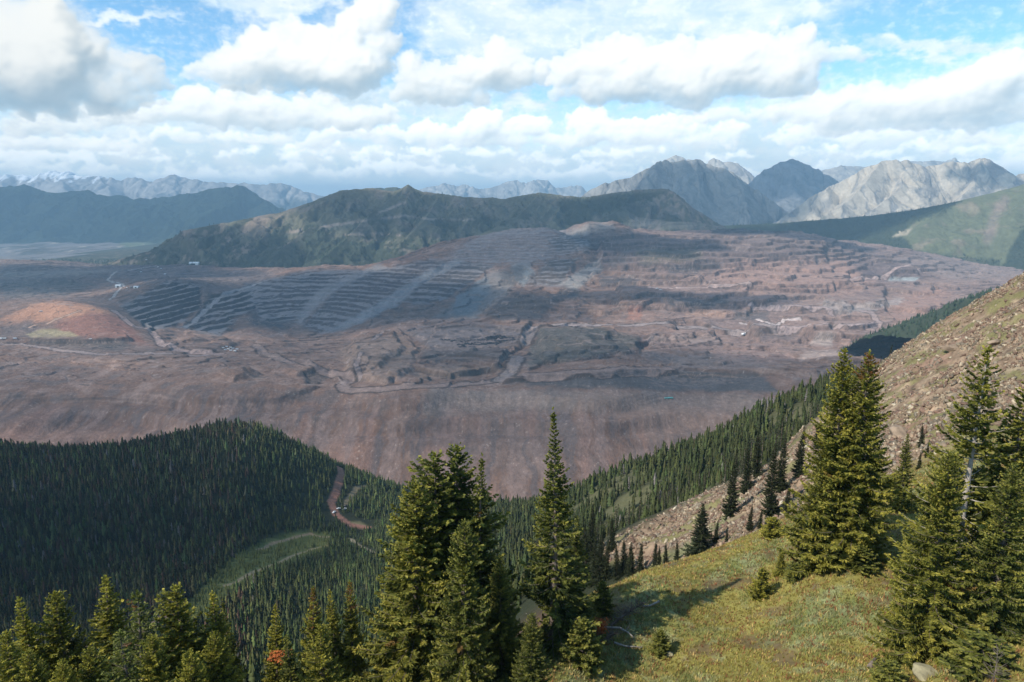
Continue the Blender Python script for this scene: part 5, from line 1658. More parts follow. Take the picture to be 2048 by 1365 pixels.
def build_near_trees():
    for kind, leaf, px, pyt, Y, rot, wd, grp, label in NEAR:
        t = place_tree(kind, leaf, px, pyt, Y, label, rot, wd, grp)
        if label.startswith('pointed lone'):
            dead_bough(t, 560, 1313, Y - 1.0)
    # young trees and shrubs on the knoll: foot px, py of the photograph, height
    small = [
        ('spire', LEAF_DARK, 1396, 1108, 1008, 1.6, "lone dark little spruce standing at the edge of the grassy knoll before the scree"),
        ('bush', LEAF_WARM, 1521, 1196, 1138, 1.0, "young spruce growing alone on the open grass"),
        ('spire', LEAF_WARM, 1558, 1150, 1096, 1.5, "thin sapling on the grass just left of the twin pair's foot"),
        ('bush', LEAF_DEEP, 1590, 1158, 1128, 2.0, "low spreading bush at the left foot of the twin pair"),
        ('bush', LEAF_DEEP, 1320, 1306, 1262, 1.25, "round dark shrub alone on the grass right of the fallen branches"),
        ('bush', LEAF_WARM, 1545, 1074, 1036, 1.6, "bright bush on the crest of the knoll left of the twin pair"),
        ('bush', LEAF_DEEP, 1165, 1330, 1240, 1.2, "dark bush beside the fallen branches"),
        ('bush', LEAF_DEEP, 1205, 1225, 1165, 1.0, "small leaning bush on the grass edge with rusty sprays"),
        ('bush', LEAF_DEEP, 1775, 1375, 1325, 1.8, "leafy low bush at the bottom edge left of the boulder"),
        ('bush', LEAF_DEEP, 1960, 1345, 1272, 2.3, "bright green juniper mat under the corner spruce"),
        ('bush', LEAF_DEEP, 1720, 1140, 1092, 1.6, "shaded bush under the twin pair"),
        ('bush', LEAF_WARM, 1790, 1000, 960, 1.6, "bush right behind the twin pair on the crest of the knoll"),
        ('spire', LEAF_DARK, 1836, 940, 905, 1.0, "tiny spruce on the scree between the twin pair and the corner spruce"),
    ]
    for kind, leaf, px, pb, pt, wd, label in small:
        x, y, z = raycast(px, pb, hill_z, 18, 400)
        zt = world(px, pt, y)[2]
        h = float(zt - z)
        t = place_tree(kind, leaf, px, pb, y, label, rng.uniform(0, 6), 1.0, H=h, cat="bush" if kind == 'bush' else "tree", name="green_shrub" if kind == 'bush' else "young_spruce")
        s = h / KIND[kind]['H']
        t.scale = (s * wd, s * wd, s)
    # slim spruces on the scree slope and along its foot
    mid = [(1461, 1032, 903), (1489, 985, 890), (1512, 955, 862), (1542, 1036, 885), (1563, 985, 866), (1600, 955, 850), (1575, 1030, 965), (1500, 1062, 1008), (1521, 1060, 1016),
           (1432, 1085, 1040), (1452, 1085, 1055), (1198, 1165, 1062), (1213, 1160, 1078), (1232, 1160, 1090), (1245, 1150, 1078), (1262, 1158, 1085), (1282, 1150, 1083), (1308, 1140, 1080), (1316, 1140, 1092),
           (1331, 1130, 1085), (1352, 1122, 1082), (1632, 900, 842), (1840, 895, 848), (1853, 915, 880), (1180, 1120, 1010), (1222, 1100, 1030), (1170, 1165, 1050), (1186, 1170, 1075)]
    for i, (px, pb, pt) in enumerate(mid):
        x, y, z = raycast(px, pb, hill_z, 74, 300)
        h = float(world(px, pt, y)[2] - z)
        place_tree('spire', LEAF_DARK, px, pb, y, "slim dark spruce standing on or below the rocky scree slope", rng.uniform(0, 6), rng.uniform(0.75, 1.0), "slim spruces of the scree slope", H=h, name="slim_spruce")


# ---- forests: one mass each, every tree a ragged little cone of branch skirts
def skirt_variant(seed, tiers=7, k=5, R=0.175):
    r = np.random.default_rng(seed)
    V, T = [], []
    off = 0
    for i in range(tiers):
        t0 = 0.06 + 0.90 * i / tiers
        t1 = min(1.0, t0 + 1.75 / tiers)
        rad = R * (1 - t0) ** 0.85 * r.uniform(0.8, 1.2) + 0.012
        n = 2 * k
        a = np.arange(n) * 2 * np.pi / n + r.uniform(0, 6.28)
        rr = rad * np.where(np.arange(n) % 2 == 0, 1.0, 0.35) * r.uniform(0.5, 1.35, n)
        z = t0 + r.uniform(-0.25, 0.2, n) / tiers
        V.append(np.concatenate([np.stack([np.cos(a) * rr, np.sin(a) * rr, z], -1), [[r.normal(0, .004), r.normal(0, .004), t1]]]))
        j = np.arange(n)
        T.append(np.stack([j, (j + 1) % n, np.full(n, n)], -1) + off)
        off += n + 1
    return np.concatenate(V), np.concatenate(T)


VARS = None


def forest(name, P, hs, cols, mat, label, wide=1.0):
    global VARS
    if VARS is None:
        VARS = [skirt_variant(500 + i) for i in range(6)]
    n = len(P)
    vi = rng.integers(0, len(VARS), n)
    AV, AT, AC, off = [], [], [], 0
    for k, (V, T) in enumerate(VARS):
        s = np.where(vi == k)[0]
        if len(s) == 0:
            continue
        a = rng.uniform(0, 6.28, len(s))
        w = hs[s] * rng.uniform(0.75, 1.3, len(s)) * wide
        x = (V[None, :, 0] * np.cos(a)[:, None] - V[None, :, 1] * np.sin(a)[:, None]) * w[:, None]
        y = (V[None, :, 0] * np.sin(a)[:, None] + V[None, :, 1] * np.cos(a)[:, None]) * w[:, None]
        z = V[None, :, 2] * hs[s][:, None]
        AV.append((np.stack([x, y, z], -1) + P[s][:, None]).reshape(-1, 3))
        AT.append((T[None] + (np.arange(len(s)) * len(V))[:, None, None]).reshape(-1, 3) + off)
        AC.append(np.repeat(cols[s], len(V), 0))
        off += len(s) * len(V)
    ob = mesh_from(name, np.concatenate(AV), tris=np.concatenate(AT), mats=[mat], color=np.concatenate(AC))
    if label:
        tag(ob, label, "forest", kind="stuff")
    return ob


def road_clear(X, Y, extra):
    ok = np.ones(X.shape, bool)
    for wp, hw in ROAD_W:
        ok &= d_line(X, Y, wp) > hw + extra
    return ok


def build_forests():
    fm, b, pr, out = new_mat("forest_needles")
    oi = attr(b)
    b.link(oi, pr.inputs['Base Color'])
    pr.inputs['Roughness'].default_value = 0.8
    # candidates over the slopes, even density on the ground
    n = 330000
    Y = np.exp(rng.uniform(math.log(70), math.log(1150), n * 3))
    X = rng.uniform(-1.02, 1.02, n * 3) * Y
    keep = (rng.random(n * 3) < (Y / 1150) ** 2) & ((X / Y > 0.04) | (Y > 170))          # even per ground area
    X, Y = X[keep], Y[keep]
    Z = hill_z(X, Y)
    px, py = project(X, Y, Z)
    n1 = fbm(X / 40, Y / 55, 4, 47)
    n2 = fbm(X / 60, Y / 60, 3, 48)
    spur = spur_mask(px, py, Y) > 0.15
    knoll = (Y < 100) | ((Y < 175) & (px > 1080))
    ok = road_clear(X, Y, 1.5) & ~spur & ~knoll & ~((px > 1780) & (Y < 700))
    right = (px > 1080) & (Y < 560) & (Y > 130)
    glade = right & (n1 > 0.05) & (Y > 200) & (Y < 470)
    ok &= ~(glade & (rng.random(len(X)) < 0.66))
    ok &= ~(right & (Y < 240) & (rng.random(len(X)) < 0.35))
    # trees are thinned on the sight-exposed near steep so that the valley shows between the near spruces
    yg = sd_poly(px, py, YOUNG) < 0
    bald = (sd_poly(px, py, [(690, 1040), (725, 1040), (742, 1055), (700, 1058)]) < 2) | (sd_poly(px, py, [(640, 1020), (660, 990), (668, 1045), (652, 1050)]) < 0)
    ok &= ~(bald & (Y > 450))
    light = (px > 400) & (px < 860) & (py > 960) & (py < 1075) & (n2 > 0.10)
    ok &= ~(light & (rng.random(len(X)) < 0.55))
    X, Y, Z, px, py, yg, right, n2 = (a[ok] for a in (X, Y, Z, px, py, yg, right, n2))
    # thin to a target count
    dens = np.where(yg, 1.0, np.where(px < 1080, 0.80, 0.92))
    k = rng.random(len(X)) < dens
    X, Y, Z, px, py, yg, right, n2 = (a[k] for a in (X, Y, Z, px, py, yg, right, n2))
    print("forest trees", len(X))
    hs = rng.uniform(4.2, 11.0, len(X)) * (0.8 + 0.7 * rng.random(len(X)) ** 3)
    hs[right] *= 0.85
    young = (px > 560) & (px < 860) & (py > 1000) & (Y < 700)
    hs[young] *= 0.75
    hs[yg] = rng.uniform(2.5, 5.0, yg.sum())
    base = np.array([0.043, 0.047, 0.018])
    cols = base[None] * (0.45 + 1.9 * rng.random((len(X), 1)) ** 2.0) * (1 + rng.normal(0, 0.12, (len(X), 3)))
    gr = 0.3 + np.clip((px - 420) / 220, 0, 1.2) * (px < 860)
    cols *= (1 + 0.45 * gr)[:, None]
    cols[:, 1] *= 1 + 0.12 * gr
    cols[px > 520] = (cols[px > 520] * 0.5 + base * np.array([0.95, 1.12, 0.9]) * 0.55)
    sick = (rng.random(len(X)) < 0.13) & (px < 500)
    cols[sick] = np.array([0.085, 0.052, 0.034]) * rng.uniform(0.6, 1.3, (sick.sum(), 1))
    grey = (rng.random(len(X)) < 0.03) & ((px < 520) | (px > 1080))
    cols[grey] = np.array([0.15, 0.135, 0.12]) * rng.uniform(0.6, 1.2, (grey.sum(), 1))
    cols[yg] = np.array([0.14, 0.155, 0.046]) * rng.uniform(0.7, 1.3, (yg.sum(), 1))
    cols = np.clip(cols, 0.004, 0.5)
    P = np.stack([X, Y, Z - 0.3], -1)
    L = (px < 1080) | (Y > 700)
    # the nearest of the right slope are single trees
    R = ~L
    idx = np.where(R & (Y < 330) & (Y > 130))[0]
    idx = idx[np.argsort(-(hs[idx] / Y[idx]))][:190]
    low = spruce_data(seed=41, H=11, R=1.7, whorls_m=1.5, per=5, gap=0.5, twig=0.28, power=0.9, droop=0.3, blade=0.16)
    proto = [make_tree("forest_spruce", low, LEAF_DARK)]
    low2 = spruce_data(seed=43, H=11, R=1.4, whorls_m=1.6, per=5, gap=0.7, twig=0.28, power=1.0, droop=0.35, blade=0.16)
    proto.append(make_tree("forest_spruce", low2, LEAF_DARK))
    for c, i in enumerate(idx):
        t = proto[c] if c < 2 else copy_thing(proto[c % 2])
        s = hs[i] / 11.0
        t.location = P[i]
        t.rotation_euler = (0, 0, rng.uniform(0, 6.28))
        wv = s * rng.uniform(0.8, 1.15)
        t.scale = (wv, wv, s)
        tag(t, "dark pointed spruce in the open forest on the slope below the scree", "tree", "dark spruces of the right forest slope")
    R[idx] = False
    near = np.where(L & (Y < 200) & (px > 620) & (px < 1080))[0]
    near = near[np.argsort(Y[near])]
    near = near[rng.permutation(len(near))]
    for c, i in enumerate(near[:60]):
        t = copy_thing(proto[c % 2])
        s = hs[i] / 11.0
        t.location = P[i]
        t.rotation_euler = (0, 0, rng.uniform(0, 6.28))
        t.scale = (s, s, s)
        tag(t, "dark forest spruce on the steep slope below the tall middle group", "tree", "dark spruces below the middle group")
    L[near[:60]] = False
    L &= Y > 150
    forest("left_hill_forest", P[L], hs[L], cols[L], fm, "dense dark conifer forest covering the left hill and the valley")
    forest("right_slope_forest", P[R], hs[R], cols[R], fm, "farther conifers of the forest slope behind the scree")


# ------------------------------------------------------------------ ground cover of the knoll, scree stones
def build_ground_cover():
    n = 90000
    Y = 24 + 55 * rng.random(n * 2) ** 0.9
    X = rng.uniform(-0.15, 1.0, n * 2) * Y
    Z = hill_z(X, Y)
    px, py = project(X, Y, Z)
    k = (spur_mask(px, py, Y) < 0.3) & (px > 930) & (px < 2150) & (py < 1450)
    X, Y, Z = X[k][:n], Y[k][:n], Z[k][:n]
    n = len(X)
    n1 = fbm(X / 6, Y / 6, 4, 31)
    n2 = fbm(X / 1.6, Y / 1.6, 4, 37)
    n3 = fbm(X / 3, Y / 3, 4, 41)
    bare = sstep(n3, 0.15, 0.35)
    kk = rng.random(n) > bare * 0.75
    X, Y, Z, n1, n2, n3 = (a[kk] for a in (X, Y, Z, n1, n2, n3))
    n = len(X)
    nb = 4
    h = rng.uniform(0.06, 0.20, n) * (1 + 0.5 * np.clip(n1, -0.5, 0.5))
    col = np.empty((n, 3))
    col[:] = (0.245, 0.235, 0.065)
    mossy = (n1 > 0.02) & (rng.random(n) < 0.75)
    col[mossy] = (0.18, 0.21, 0.07)
    pale = (n2 + n1 * 0.6 > 0.12) & (rng.random(n) < 0.8)
    col[pale] = (0.25, 0.27, 0.13)
    red = (rng.random(n) < 0.07) | ((n3 > 0.0) & (rng.random(n) < 0.25))
    col[red] = (0.21, 0.105, 0.05)
    dry = rng.random(n) < 0.15
    col[dry] = (0.38, 0.30, 0.12)
    col *= rng.uniform(0.6, 1.3, (n, 1)) * np.array([1.38, 1.22, 1.15])
    Vs = np.zeros((n, nb, 3, 3))
    for j in range(nb):
        a = rng.uniform(0, 6.28, n)
        lean = rng.uniform(0.3, 1.2, n) * h
        bx, by = X + rng.normal(0, 0.07, n), Y + rng.normal(0, 0.07, n)
        w = rng.uniform(0.02, 0.05, n)
        ca, sa = np.cos(a), np.sin(a)
        Vs[:, j, 0] = np.stack([bx - sa * w, by + ca * w, Z - 0.03], -1)
        Vs[:, j, 1] = np.stack([bx + sa * w, by - ca * w, Z - 0.03], -1)
        Vs[:, j, 2] = np.stack([bx + ca * lean, by + sa * lean, Z + h], -1)
    V = Vs.reshape(-1, 3)
    m, b, pr, out = new_mat("grass_blades")
    b.link(attr(b), pr.inputs['Base Color'])
    tr = b.n('ShaderNodeBsdfTranslucent')
    b.link(attr(b), tr.inputs[0])
    ms = b.n('ShaderNodeMixShader')
    ms.inputs[0].default_value = 0.3
    b.link(pr.outputs[0], ms.inputs[1])
    b.link(tr.outputs[0], ms.inputs[2])
    b.link(ms.outputs[0], out.inputs[0])
    ob = mesh_from("alpine_grass", V, tris=np.arange(len(V)).reshape(-1, 3), mats=[m], color=np.repeat(col, nb * 3, 0))
    tag(ob, "short yellow-green grass, moss and heather on the knoll", "grass", kind="stuff")
    # loose stones of the scree: angular broken blocks
    n = 260000
    Y = np.exp(rng.uniform(math.log(78), math.log(230), n))
    X = rng.uniform(0.05, 1.0, n) * Y
    Z = hill_z(X, Y)
    px, py = project(X, Y, Z)
    k = (spur_mask(px, py, Y) > 0.35) & (px < 2150)
    g = fbm(X / 9, Y / 9, 4, 58)
    k &= rng.random(n) < np.clip(0.55 + 1.6 * g, 0.05, 1) * (1 - 0.55 * sstep(fbm(X / 7, Y / 7, 5, 57), 0.0, 0.2))
    X, Y, Z = X[k], Y[k], Z[k]
    n = len(X)
    print("stones", n)
    cube = np.array([(x, y, z) for z in (-1, 1) for y in (-1, 1) for x in (-1, 1)], float)
    faces = np.array([(0, 2, 3, 1), (4, 5, 7, 6), (0, 1, 5, 4), (1, 3, 7, 5), (3, 2, 6, 7), (2, 0, 4, 6)])
    sz = 0.05 + 0.42 * rng.random(n) ** 5
    sc = np.stack([sz * rng.uniform(0.7, 2.0, n), sz * rng.uniform(0.5, 1.2, n), sz * rng.uniform(0.25, 0.7, n)], -1)
    V = cube[None] * (1 - 0.35 * rng.random((n, 8, 3))) * sc[:, None]
    # tumbled at all angles
    e1 = rng.normal(0, 1, (n, 3)) + np.array([0.8, 0.3, 0.5])
    e1 /= np.linalg.norm(e1, axis=1, keepdims=True)
    e2 = np.cross(e1, rng.normal(0, 1, (n, 3)))
    e2 /= np.linalg.norm(e2, axis=1, keepdims=True)
    e3 = np.cross(e1, e2)
    V = V[..., 0:1] * e1[:, None] + V[..., 1:2] * e2[:, None] + V[..., 2:3] * e3[:, None]
    V = V + np.stack([X, Y, Z + sz * 0.15], -1)[:, None]
    Q = (faces[None] + (np.arange(n) * 8)[:, None, None]).reshape(-1, 4)
    c = np.array([(0.30, 0.215, 0.145), (0.42, 0.335, 0.23), (0.22, 0.14, 0.10), (0.25, 0.205, 0.15), (0.48, 0.41, 0.30)])[rng.choice(5, n, p=(.36, .14, .24, .23, .03))] * rng.uniform(0.5, 1.1, (n, 1))
    m = terrain_mat("scree_stone", (0.3,), 0.25)
    ob = mesh_from("scree_stones", V.reshape(-1, 3), quads=Q, mats=[m], color=np.repeat(c, 8, 0))
    tag(ob, "loose tan and brown stones strewn over the rocky spur", "stones", kind="stuff")


build_near_trees()
print("near trees", _t.time() - _t0)
build_forests()
build_ground_cover()
print("cover", _t.time() - _t0)


# ------------------------------------------------------------------ clouds overhead, out of the frame, that shade parts of the land
def cloud_mat():
    m, b, pr, out = new_mat("cloud_vapour")
    pr.inputs['Base Color'].default_value = (0.85, 0.87, 0.9, 1)
    pr.inputs['Roughness'].default_value = 1.0
    pr.inputs['Specular IOR Level'].default_value = 0.0
    tc = b.n('ShaderNodeTexCoord')
    sep = b.n('ShaderNodeSeparateColor')
    b.link(attr(b), sep.inputs[0])
    n = b.noise(tc.outputs['Object'], 1 / 260.0, 5, 0.6)
    k = b.math('MULTIPLY_ADD', b.math('SUBTRACT', n, 0.5), 1.3, sep.outputs[0])
    tr = b.n('ShaderNodeBsdfTransparent')
    ms = b.n('ShaderNodeMixShader')
    b.link(b.math('MULTIPLY', b.smooth(k, 0.05, 0.75), sep.outputs[1]), ms.inputs[0])
    b.link(tr.outputs[0], ms.inputs[1])
    b.link(pr.outputs[0], ms.inputs[2])
    b.link(ms.outputs[0], out.inputs[0])
    return m


CLOUD_M = cloud_mat()
# centre of the shade on the land (px, py, depth), half sizes along x and y in metres, altitude
SHADES = [
    ((60, 1000, 600), 190, 180, 2600, .48), ((-60, 1150, 430), 170, 150, 2500, .5),
    ((760, 790, 1600), 800, 200, 2600, .14), ((-150, 770, 1700), 600, 230, 2550, .16), ((800, 700, 2150), 800, 300, 2650, .22), ((1250, 740, 1850), 600, 200, 2500, .26),
    ((560, 600, 3150), 850, 430, 2700, .55), ((950, 620, 2850), 450, 380, 2500, .35), ((1000, 520, 3850), 640, 400, 2650, .40), ((1290, 490, 3950), 330, 260, 2600, .6), ((1230, 590, 3050), 220, 140, 2600, .5),
    ((150, 550, 4000), 900, 450, 2700, .55), ((1550, 465, 4450), 480, 180, 2600, .55), ((1440, 605, 2950), 300, 90, 2500, .5),
    ((950, 430, 5150), 1300, 380, 2900, .55), ((420, 500, 4650), 600, 300, 2800, .5), ((1330, 410, 5300), 500, 350, 2900, .55),
    ((1440, 400, 7900), 900, 700, 3600, .60), ((1580, 360, 10600), 1000, 700, 4200, .6), ((150, 430, 10700), 4200, 1100, 5200, .5), ((1720, 440, 5700), 900, 300, 3000, .6), ((2000, 345, 7300), 420, 260, 3400, .5),
]


def build_clouds():
    nu, nv = 72, 18
    for k, (pc, rx, ry, alt, opa) in enumerate(SHADES):
        r = np.random.default_rng(900 + k)
        P = np.array([float(v) for v in world(*pc)])
        t = (alt - P[2]) / SUN_DIR.z
        c = P + np.array(SUN_DIR) * t
        th = np.linspace(0, 2 * np.pi, nu, endpoint=False)
        ph = np.linspace(-math.pi / 2, math.pi / 2, nv)
        TH, PH = np.meshgrid(th, ph)
        o = 1 + 0.35 * fbm(np.cos(TH) * 1.6 + k * 7, np.sin(TH) * 1.6 + k, 4, 77)
        rad = np.cos(PH) * o
        thick = 0.12 * (rx + ry) * np.where(PH > 0, 1.0, 0.35)
        bump = 1 + 0.35 * fbm(np.cos(TH) * rad * 4 + k, np.sin(TH) * rad * 4, 4, 78)
        V = np.stack([np.cos(TH) * rad * rx * 1.25, np.sin(TH) * rad * ry * 1.25, np.sin(PH) * thick * bump], -1)
        i = np.arange(nu * nv).reshape(nv, nu)
        q = np.stack([i[:-1], np.roll(i, -1, 1)[:-1], np.roll(i, -1, 1)[1:], i[1:]], -1).reshape(-1, 4)
        e = 1 - np.cos(PH)
        e = np.sqrt(np.clip(e, 0, 1)) * 1.25
        col = np.stack([e, e * 0 + opa, e], -1).reshape(-1, 3)
        ob = mesh_from("cloud", V.reshape(-1, 3), quads=q, mats=[CLOUD_M], color=col, smooth=True)
        ob.location = c
        tag(ob, "white cloud high overhead that shades part of the land", "cloud", "clouds overhead", kind="structure")


build_clouds()


# ------------------------------------------------------------------ things in the mine, vehicles, logs, boulders
class MB:
    """collects boxes, tubes and sheets into one mesh"""
    def __init__(self):
        self.V, self.F = [], []

    def add(self, V, F):
        o = len(self.V)
        self.V += [tuple(v) for v in V]
        self.F += [tuple(i + o for i in f) for f in F]

    def box(self, x0, x1, y0, y1, z0, z1, tx=0.0, ty=0.0):
        """box, its top drawn in by tx, ty"""
        V = [(x0, y0, z0), (x1, y0, z0), (x1, y1, z0), (x0, y1, z0), (x0 + tx, y0 + ty, z1), (x1 - tx, y0 + ty, z1), (x1 - tx, y1 - ty, z1), (x0 + tx, y1 - ty, z1)]
        self.add(V, [(3, 2, 1, 0), (4, 5, 6, 7), (0, 1, 5, 4), (1, 2, 6, 5), (2, 3, 7, 6), (3, 0, 4, 7)])

    def prism(self, prof, x0, x1):
        """profile in y, z carried along x"""
        n = len(prof)
        V = [(x0, y, z) for y, z in prof] + [(x1, y, z) for y, z in prof]
        F = [tuple(range(n))[::-1], tuple(range(n, 2 * n))] + [(i, (i + 1) % n, n + (i + 1) % n, n + i) for i in range(n)]
        self.add(V, F)

    def prism_y(self, prof, y0, y1):
        """profile in x, z carried along y"""
        n = len(prof)
        V = [(x, y0, z) for x, z in prof] + [(x, y1, z) for x, z in prof]
        F = [tuple(range(n)), tuple(range(n, 2 * n))[::-1]] + [(i, n + i, n + (i + 1) % n, (i + 1) % n) for i in range(n)]
        self.add(V, F)

    def tube(self, path, radii, k=8, cap=True):
        V, q = tube(path, radii, k)
        n = len(V)
        self.add(V, [tuple(a) for a in q] + ([tuple(range(k))[::-1], tuple(range(n - k, n))] if cap else []))

    def build(self, name, mat, parent=None, smooth=False):
        me = bpy.data.meshes.new(name)
        me.from_pydata(self.V, [], self.F)
        if smooth:
            me.polygons.foreach_set('use_smooth', [True] * len(me.polygons))
        me.materials.append(mat)
        me.update()
        ob = bpy.data.objects.new(name, me)
        COL.objects.link(ob)
        if parent is not None:
            ob.parent = parent
        return ob


def empty(name, loc, rz=0.0, s=1.0):
    o = bpy.data.objects.new(name, None)
    o.location = loc
    o.rotation_euler = (0, 0, rz)
    o.scale = (s, s, s)
    COL.objects.link(o)
    return o


M_WHITE = plain_mat("white_paint", (0.78, 0.78, 0.76), 0.5, 0.06, 0.6)
M_CREAM = plain_mat("cream_sheet_metal", (0.74, 0.72, 0.66), 0.5, 0.08, 0.3)
M_DARK = plain_mat("dark_steel", (0.035, 0.035, 0.04), 0.6, 0.2, 1.0)
M_GLASS = plain_mat("dark_window", (0.02, 0.025, 0.03), 0.15, 0.1, 1.0, spec=0.5)
M_TEAL = plain_mat("teal_paint", (0.16, 0.45, 0.40), 0.45, 0.08, 0.6)
M_RUBBER = plain_mat("black_rubber", (0.02, 0.02, 0.02), 0.9, 0.1, 2.0)
M_GREY = plain_mat("grey_roof_sheet", (0.45, 0.46, 0.46), 0.5, 0.1, 0.4)
M_COAL = plain_mat("black_spoil", (0.035, 0.033, 0.036), 0.95, 0.4, 0.3)


def shed(px, py, L, Wd, Hh, rz, label, name="storage_shed", round_roof=False):
    p = raycast(px, py, mine_z, 1350, 5400)
    t = empty(name, p, rz)
    w = MB()
    w.box(-L / 2, L / 2, -Wd / 2, Wd / 2, -2, Hh * 0.62)
    w.build('wall', M_CREAM, t)
    r = MB()
    if round_roof:
        prof = [(-Wd / 2 - 0.4 + (Wd + 0.8) * k / 8, Hh * 0.62 + 0.02 + Hh * 0.38 * math.sin(math.pi * k / 8)) for k in range(9)]
    else:
        prof = [(-Wd / 2 - 0.5, Hh * 0.62 + 0.02), (0, Hh), (Wd / 2 + 0.5, Hh * 0.62 + 0.02)]
    r.prism(prof, -L / 2 - 0.5, L / 2 + 0.5)
    r.build('roof', M_WHITE, t)
    d = MB()
    d.box(-L * 0.16, L * 0.16, -Wd / 2 - 0.15, -Wd / 2 + 0.1, -1, Hh * 0.5)
    d.build('door', M_DARK, t)
    return tag(t, label, "shed")


def trailer(loc, rz, s, label, group):
    t = empty("site_trailer", loc, rz, s)
    b = MB()
    b.box(-4, 4, -1.5, 1.5, 0.6, 3.4)
    b.build('body', M_WHITE, t)
    r = MB()
    r.prism([(-1.65, 3.42), (0, 3.75), (1.65, 3.42)], -4.15, 4.15)
    r.build('roof', M_GREY, t)
    k = MB()
    k.box(-3.4, 3.4, -1.2, 1.2, -0.4, 0.58)
    k.build('skirt', M_DARK, t)
    for x in (-2.2, 1.6):
        g = MB()
        g.box(x, x + 1.0, -1.56, -1.48, 1.7, 2.6)
        g.build('window', M_GLASS, t)
    return tag(t, label, "trailer", group)


def wheel_mb(x, y, r, w):
    m = MB()
    m.tube([(x, y - w / 2, r), (x, y + w / 2, r)], [r, r], 14)
    return m


def pickup(loc, rz, s, label, body=M_WHITE, group=None):
    t = empty("pickup_truck", loc, rz, s)
    b = MB()
    b.prism_y([(-2.6, 0.55), (2.6, 0.55), (2.65, 0.95), (1.3, 1.12), (-2.65, 1.12)], -0.92, 0.92)
    b.build('body', body, t)
    c = MB()
    c.box(-0.7, 1.15, -0.82, 0.82, 1.125, 1.85, 0.30, 0.10)
    cb = c.build('cab', body, t)
    g = MB()
    g.box(-0.50, 0.95, -0.86, 0.86, 1.28, 1.66, 0.12, 0.07)
    g.build('window', M_GLASS, cb)
    for x in (-1.65, 1.7):
        for y in (-0.85, 0.85):
            wheel_mb(x, y, 0.40, 0.28).build('wheel', M_RUBBER, t)
    return tag(t, label, "pickup truck", group)


def box_truck(loc, rz, s, label, paint):
    t = empty("haul_truck", loc, rz, s)
    c = MB()
    c.prism_y([(3.0, 0.9), (5.2, 0.9), (5.2, 2.0), (4.8, 3.2), (3.0, 3.2)], -1.2, 1.2)
    cb = c.build('cab', paint, t)
    g = MB()
    g.prism_y([(4.92, 2.1), (5.21, 2.1), (4.86, 3.0), (4.7, 3.0)], -1.1, 1.1)
    g.build('window', M_GLASS, cb)
    b = MB()
    b.prism_y([(-5.2, 1.2), (2.7, 1.2), (2.8, 3.4), (-5.2, 3.2)], -1.3, 1.3)
    b.build('cargo_body', paint, t)
    f = MB()
    f.box(-5.0, 4.9, -0.5, 0.5, 0.7, 1.18)
    f.build('chassis', M_DARK, t)
    for x in (-4.0, -2.8, 4.1):
        for y in (-1.1, 1.1):
            wheel_mb(x, y, 0.55, 0.4).build('wheel', M_RUBBER, t)
    return tag(t, label, "truck")


def shovel(px, py, rz, s):
    t = empty("mining_shovel", raycast(px, py, mine_z, 1350, 5400), rz, s)
    for y in (-3.2, 3.2):
        k = MB()
        k.prism_y([(-4.2, 0.0), (4.2, 0.0), (5.0, 0.9), (4.4, 1.9), (-4.4, 1.9), (-5.0, 0.9)], y - 0.9, y + 0.9)
        k.build('crawler_track', M_DARK, t)
    b = MB()
    b.box(-2, 2, -2, 2, 1.5, 2.5)
    b.build('turntable', M_DARK, t)
    h = MB()
    h.prism_y([(-7.5, 2.6), (3.2, 2.6), (3.2, 6.6), (0.5, 7.4), (-6.5, 6.8), (-7.8, 5.0)], -3.6, 3.6)
    h.build('machine_house', M_WHITE, t)
    c = MB()
    c.box(1.0, 4.4, -3.5, -1.2, 6.7, 9.4, 0.25, 0.15)
    cb = c.build('cab', M_WHITE, t)
    g = MB()
    g.box(3.9, 4.5, -3.3, -1.4, 7.6, 8.9)
    g.build('window', M_GLASS, cb)
    bm = MB()
    bm.tube([(2.6, 0, 3.2), (7.0, 0, 9.5), (10.8, 0, 15.5)], [0.95, 0.8, 0.5], 6)
    bm.build('boom', M_DARK, t)
    st = MB()
    st.tube([(4.2, 0.0, 9.0), (11.6, 0, 6.0)], [0.5, 0.5], 6)
    st.tube([(0.4, 0.0, 7.0), (1.2, 0, 12.5), (10.8, 0, 15.3)], [0.25, 0.25, 0.2], 5)
    st.build('dipper_arm', M_DARK, t)
    d = MB()
    d.prism_y([(10.6, 3.4), (13.4, 3.0), (14.0, 6.6), (11.4, 7.4)], -1.9, 1.9)
    d.build('bucket', M_WHITE, t)
    return tag(t, "white mining shovel with dark raised boom on the grey floor of the pink benches", "excavator")


def on_mine(px, py, lift=0.0):
    x, y, z = raycast(px, py, mine_z, 1350, 5400)
    return (x, y, z + lift)


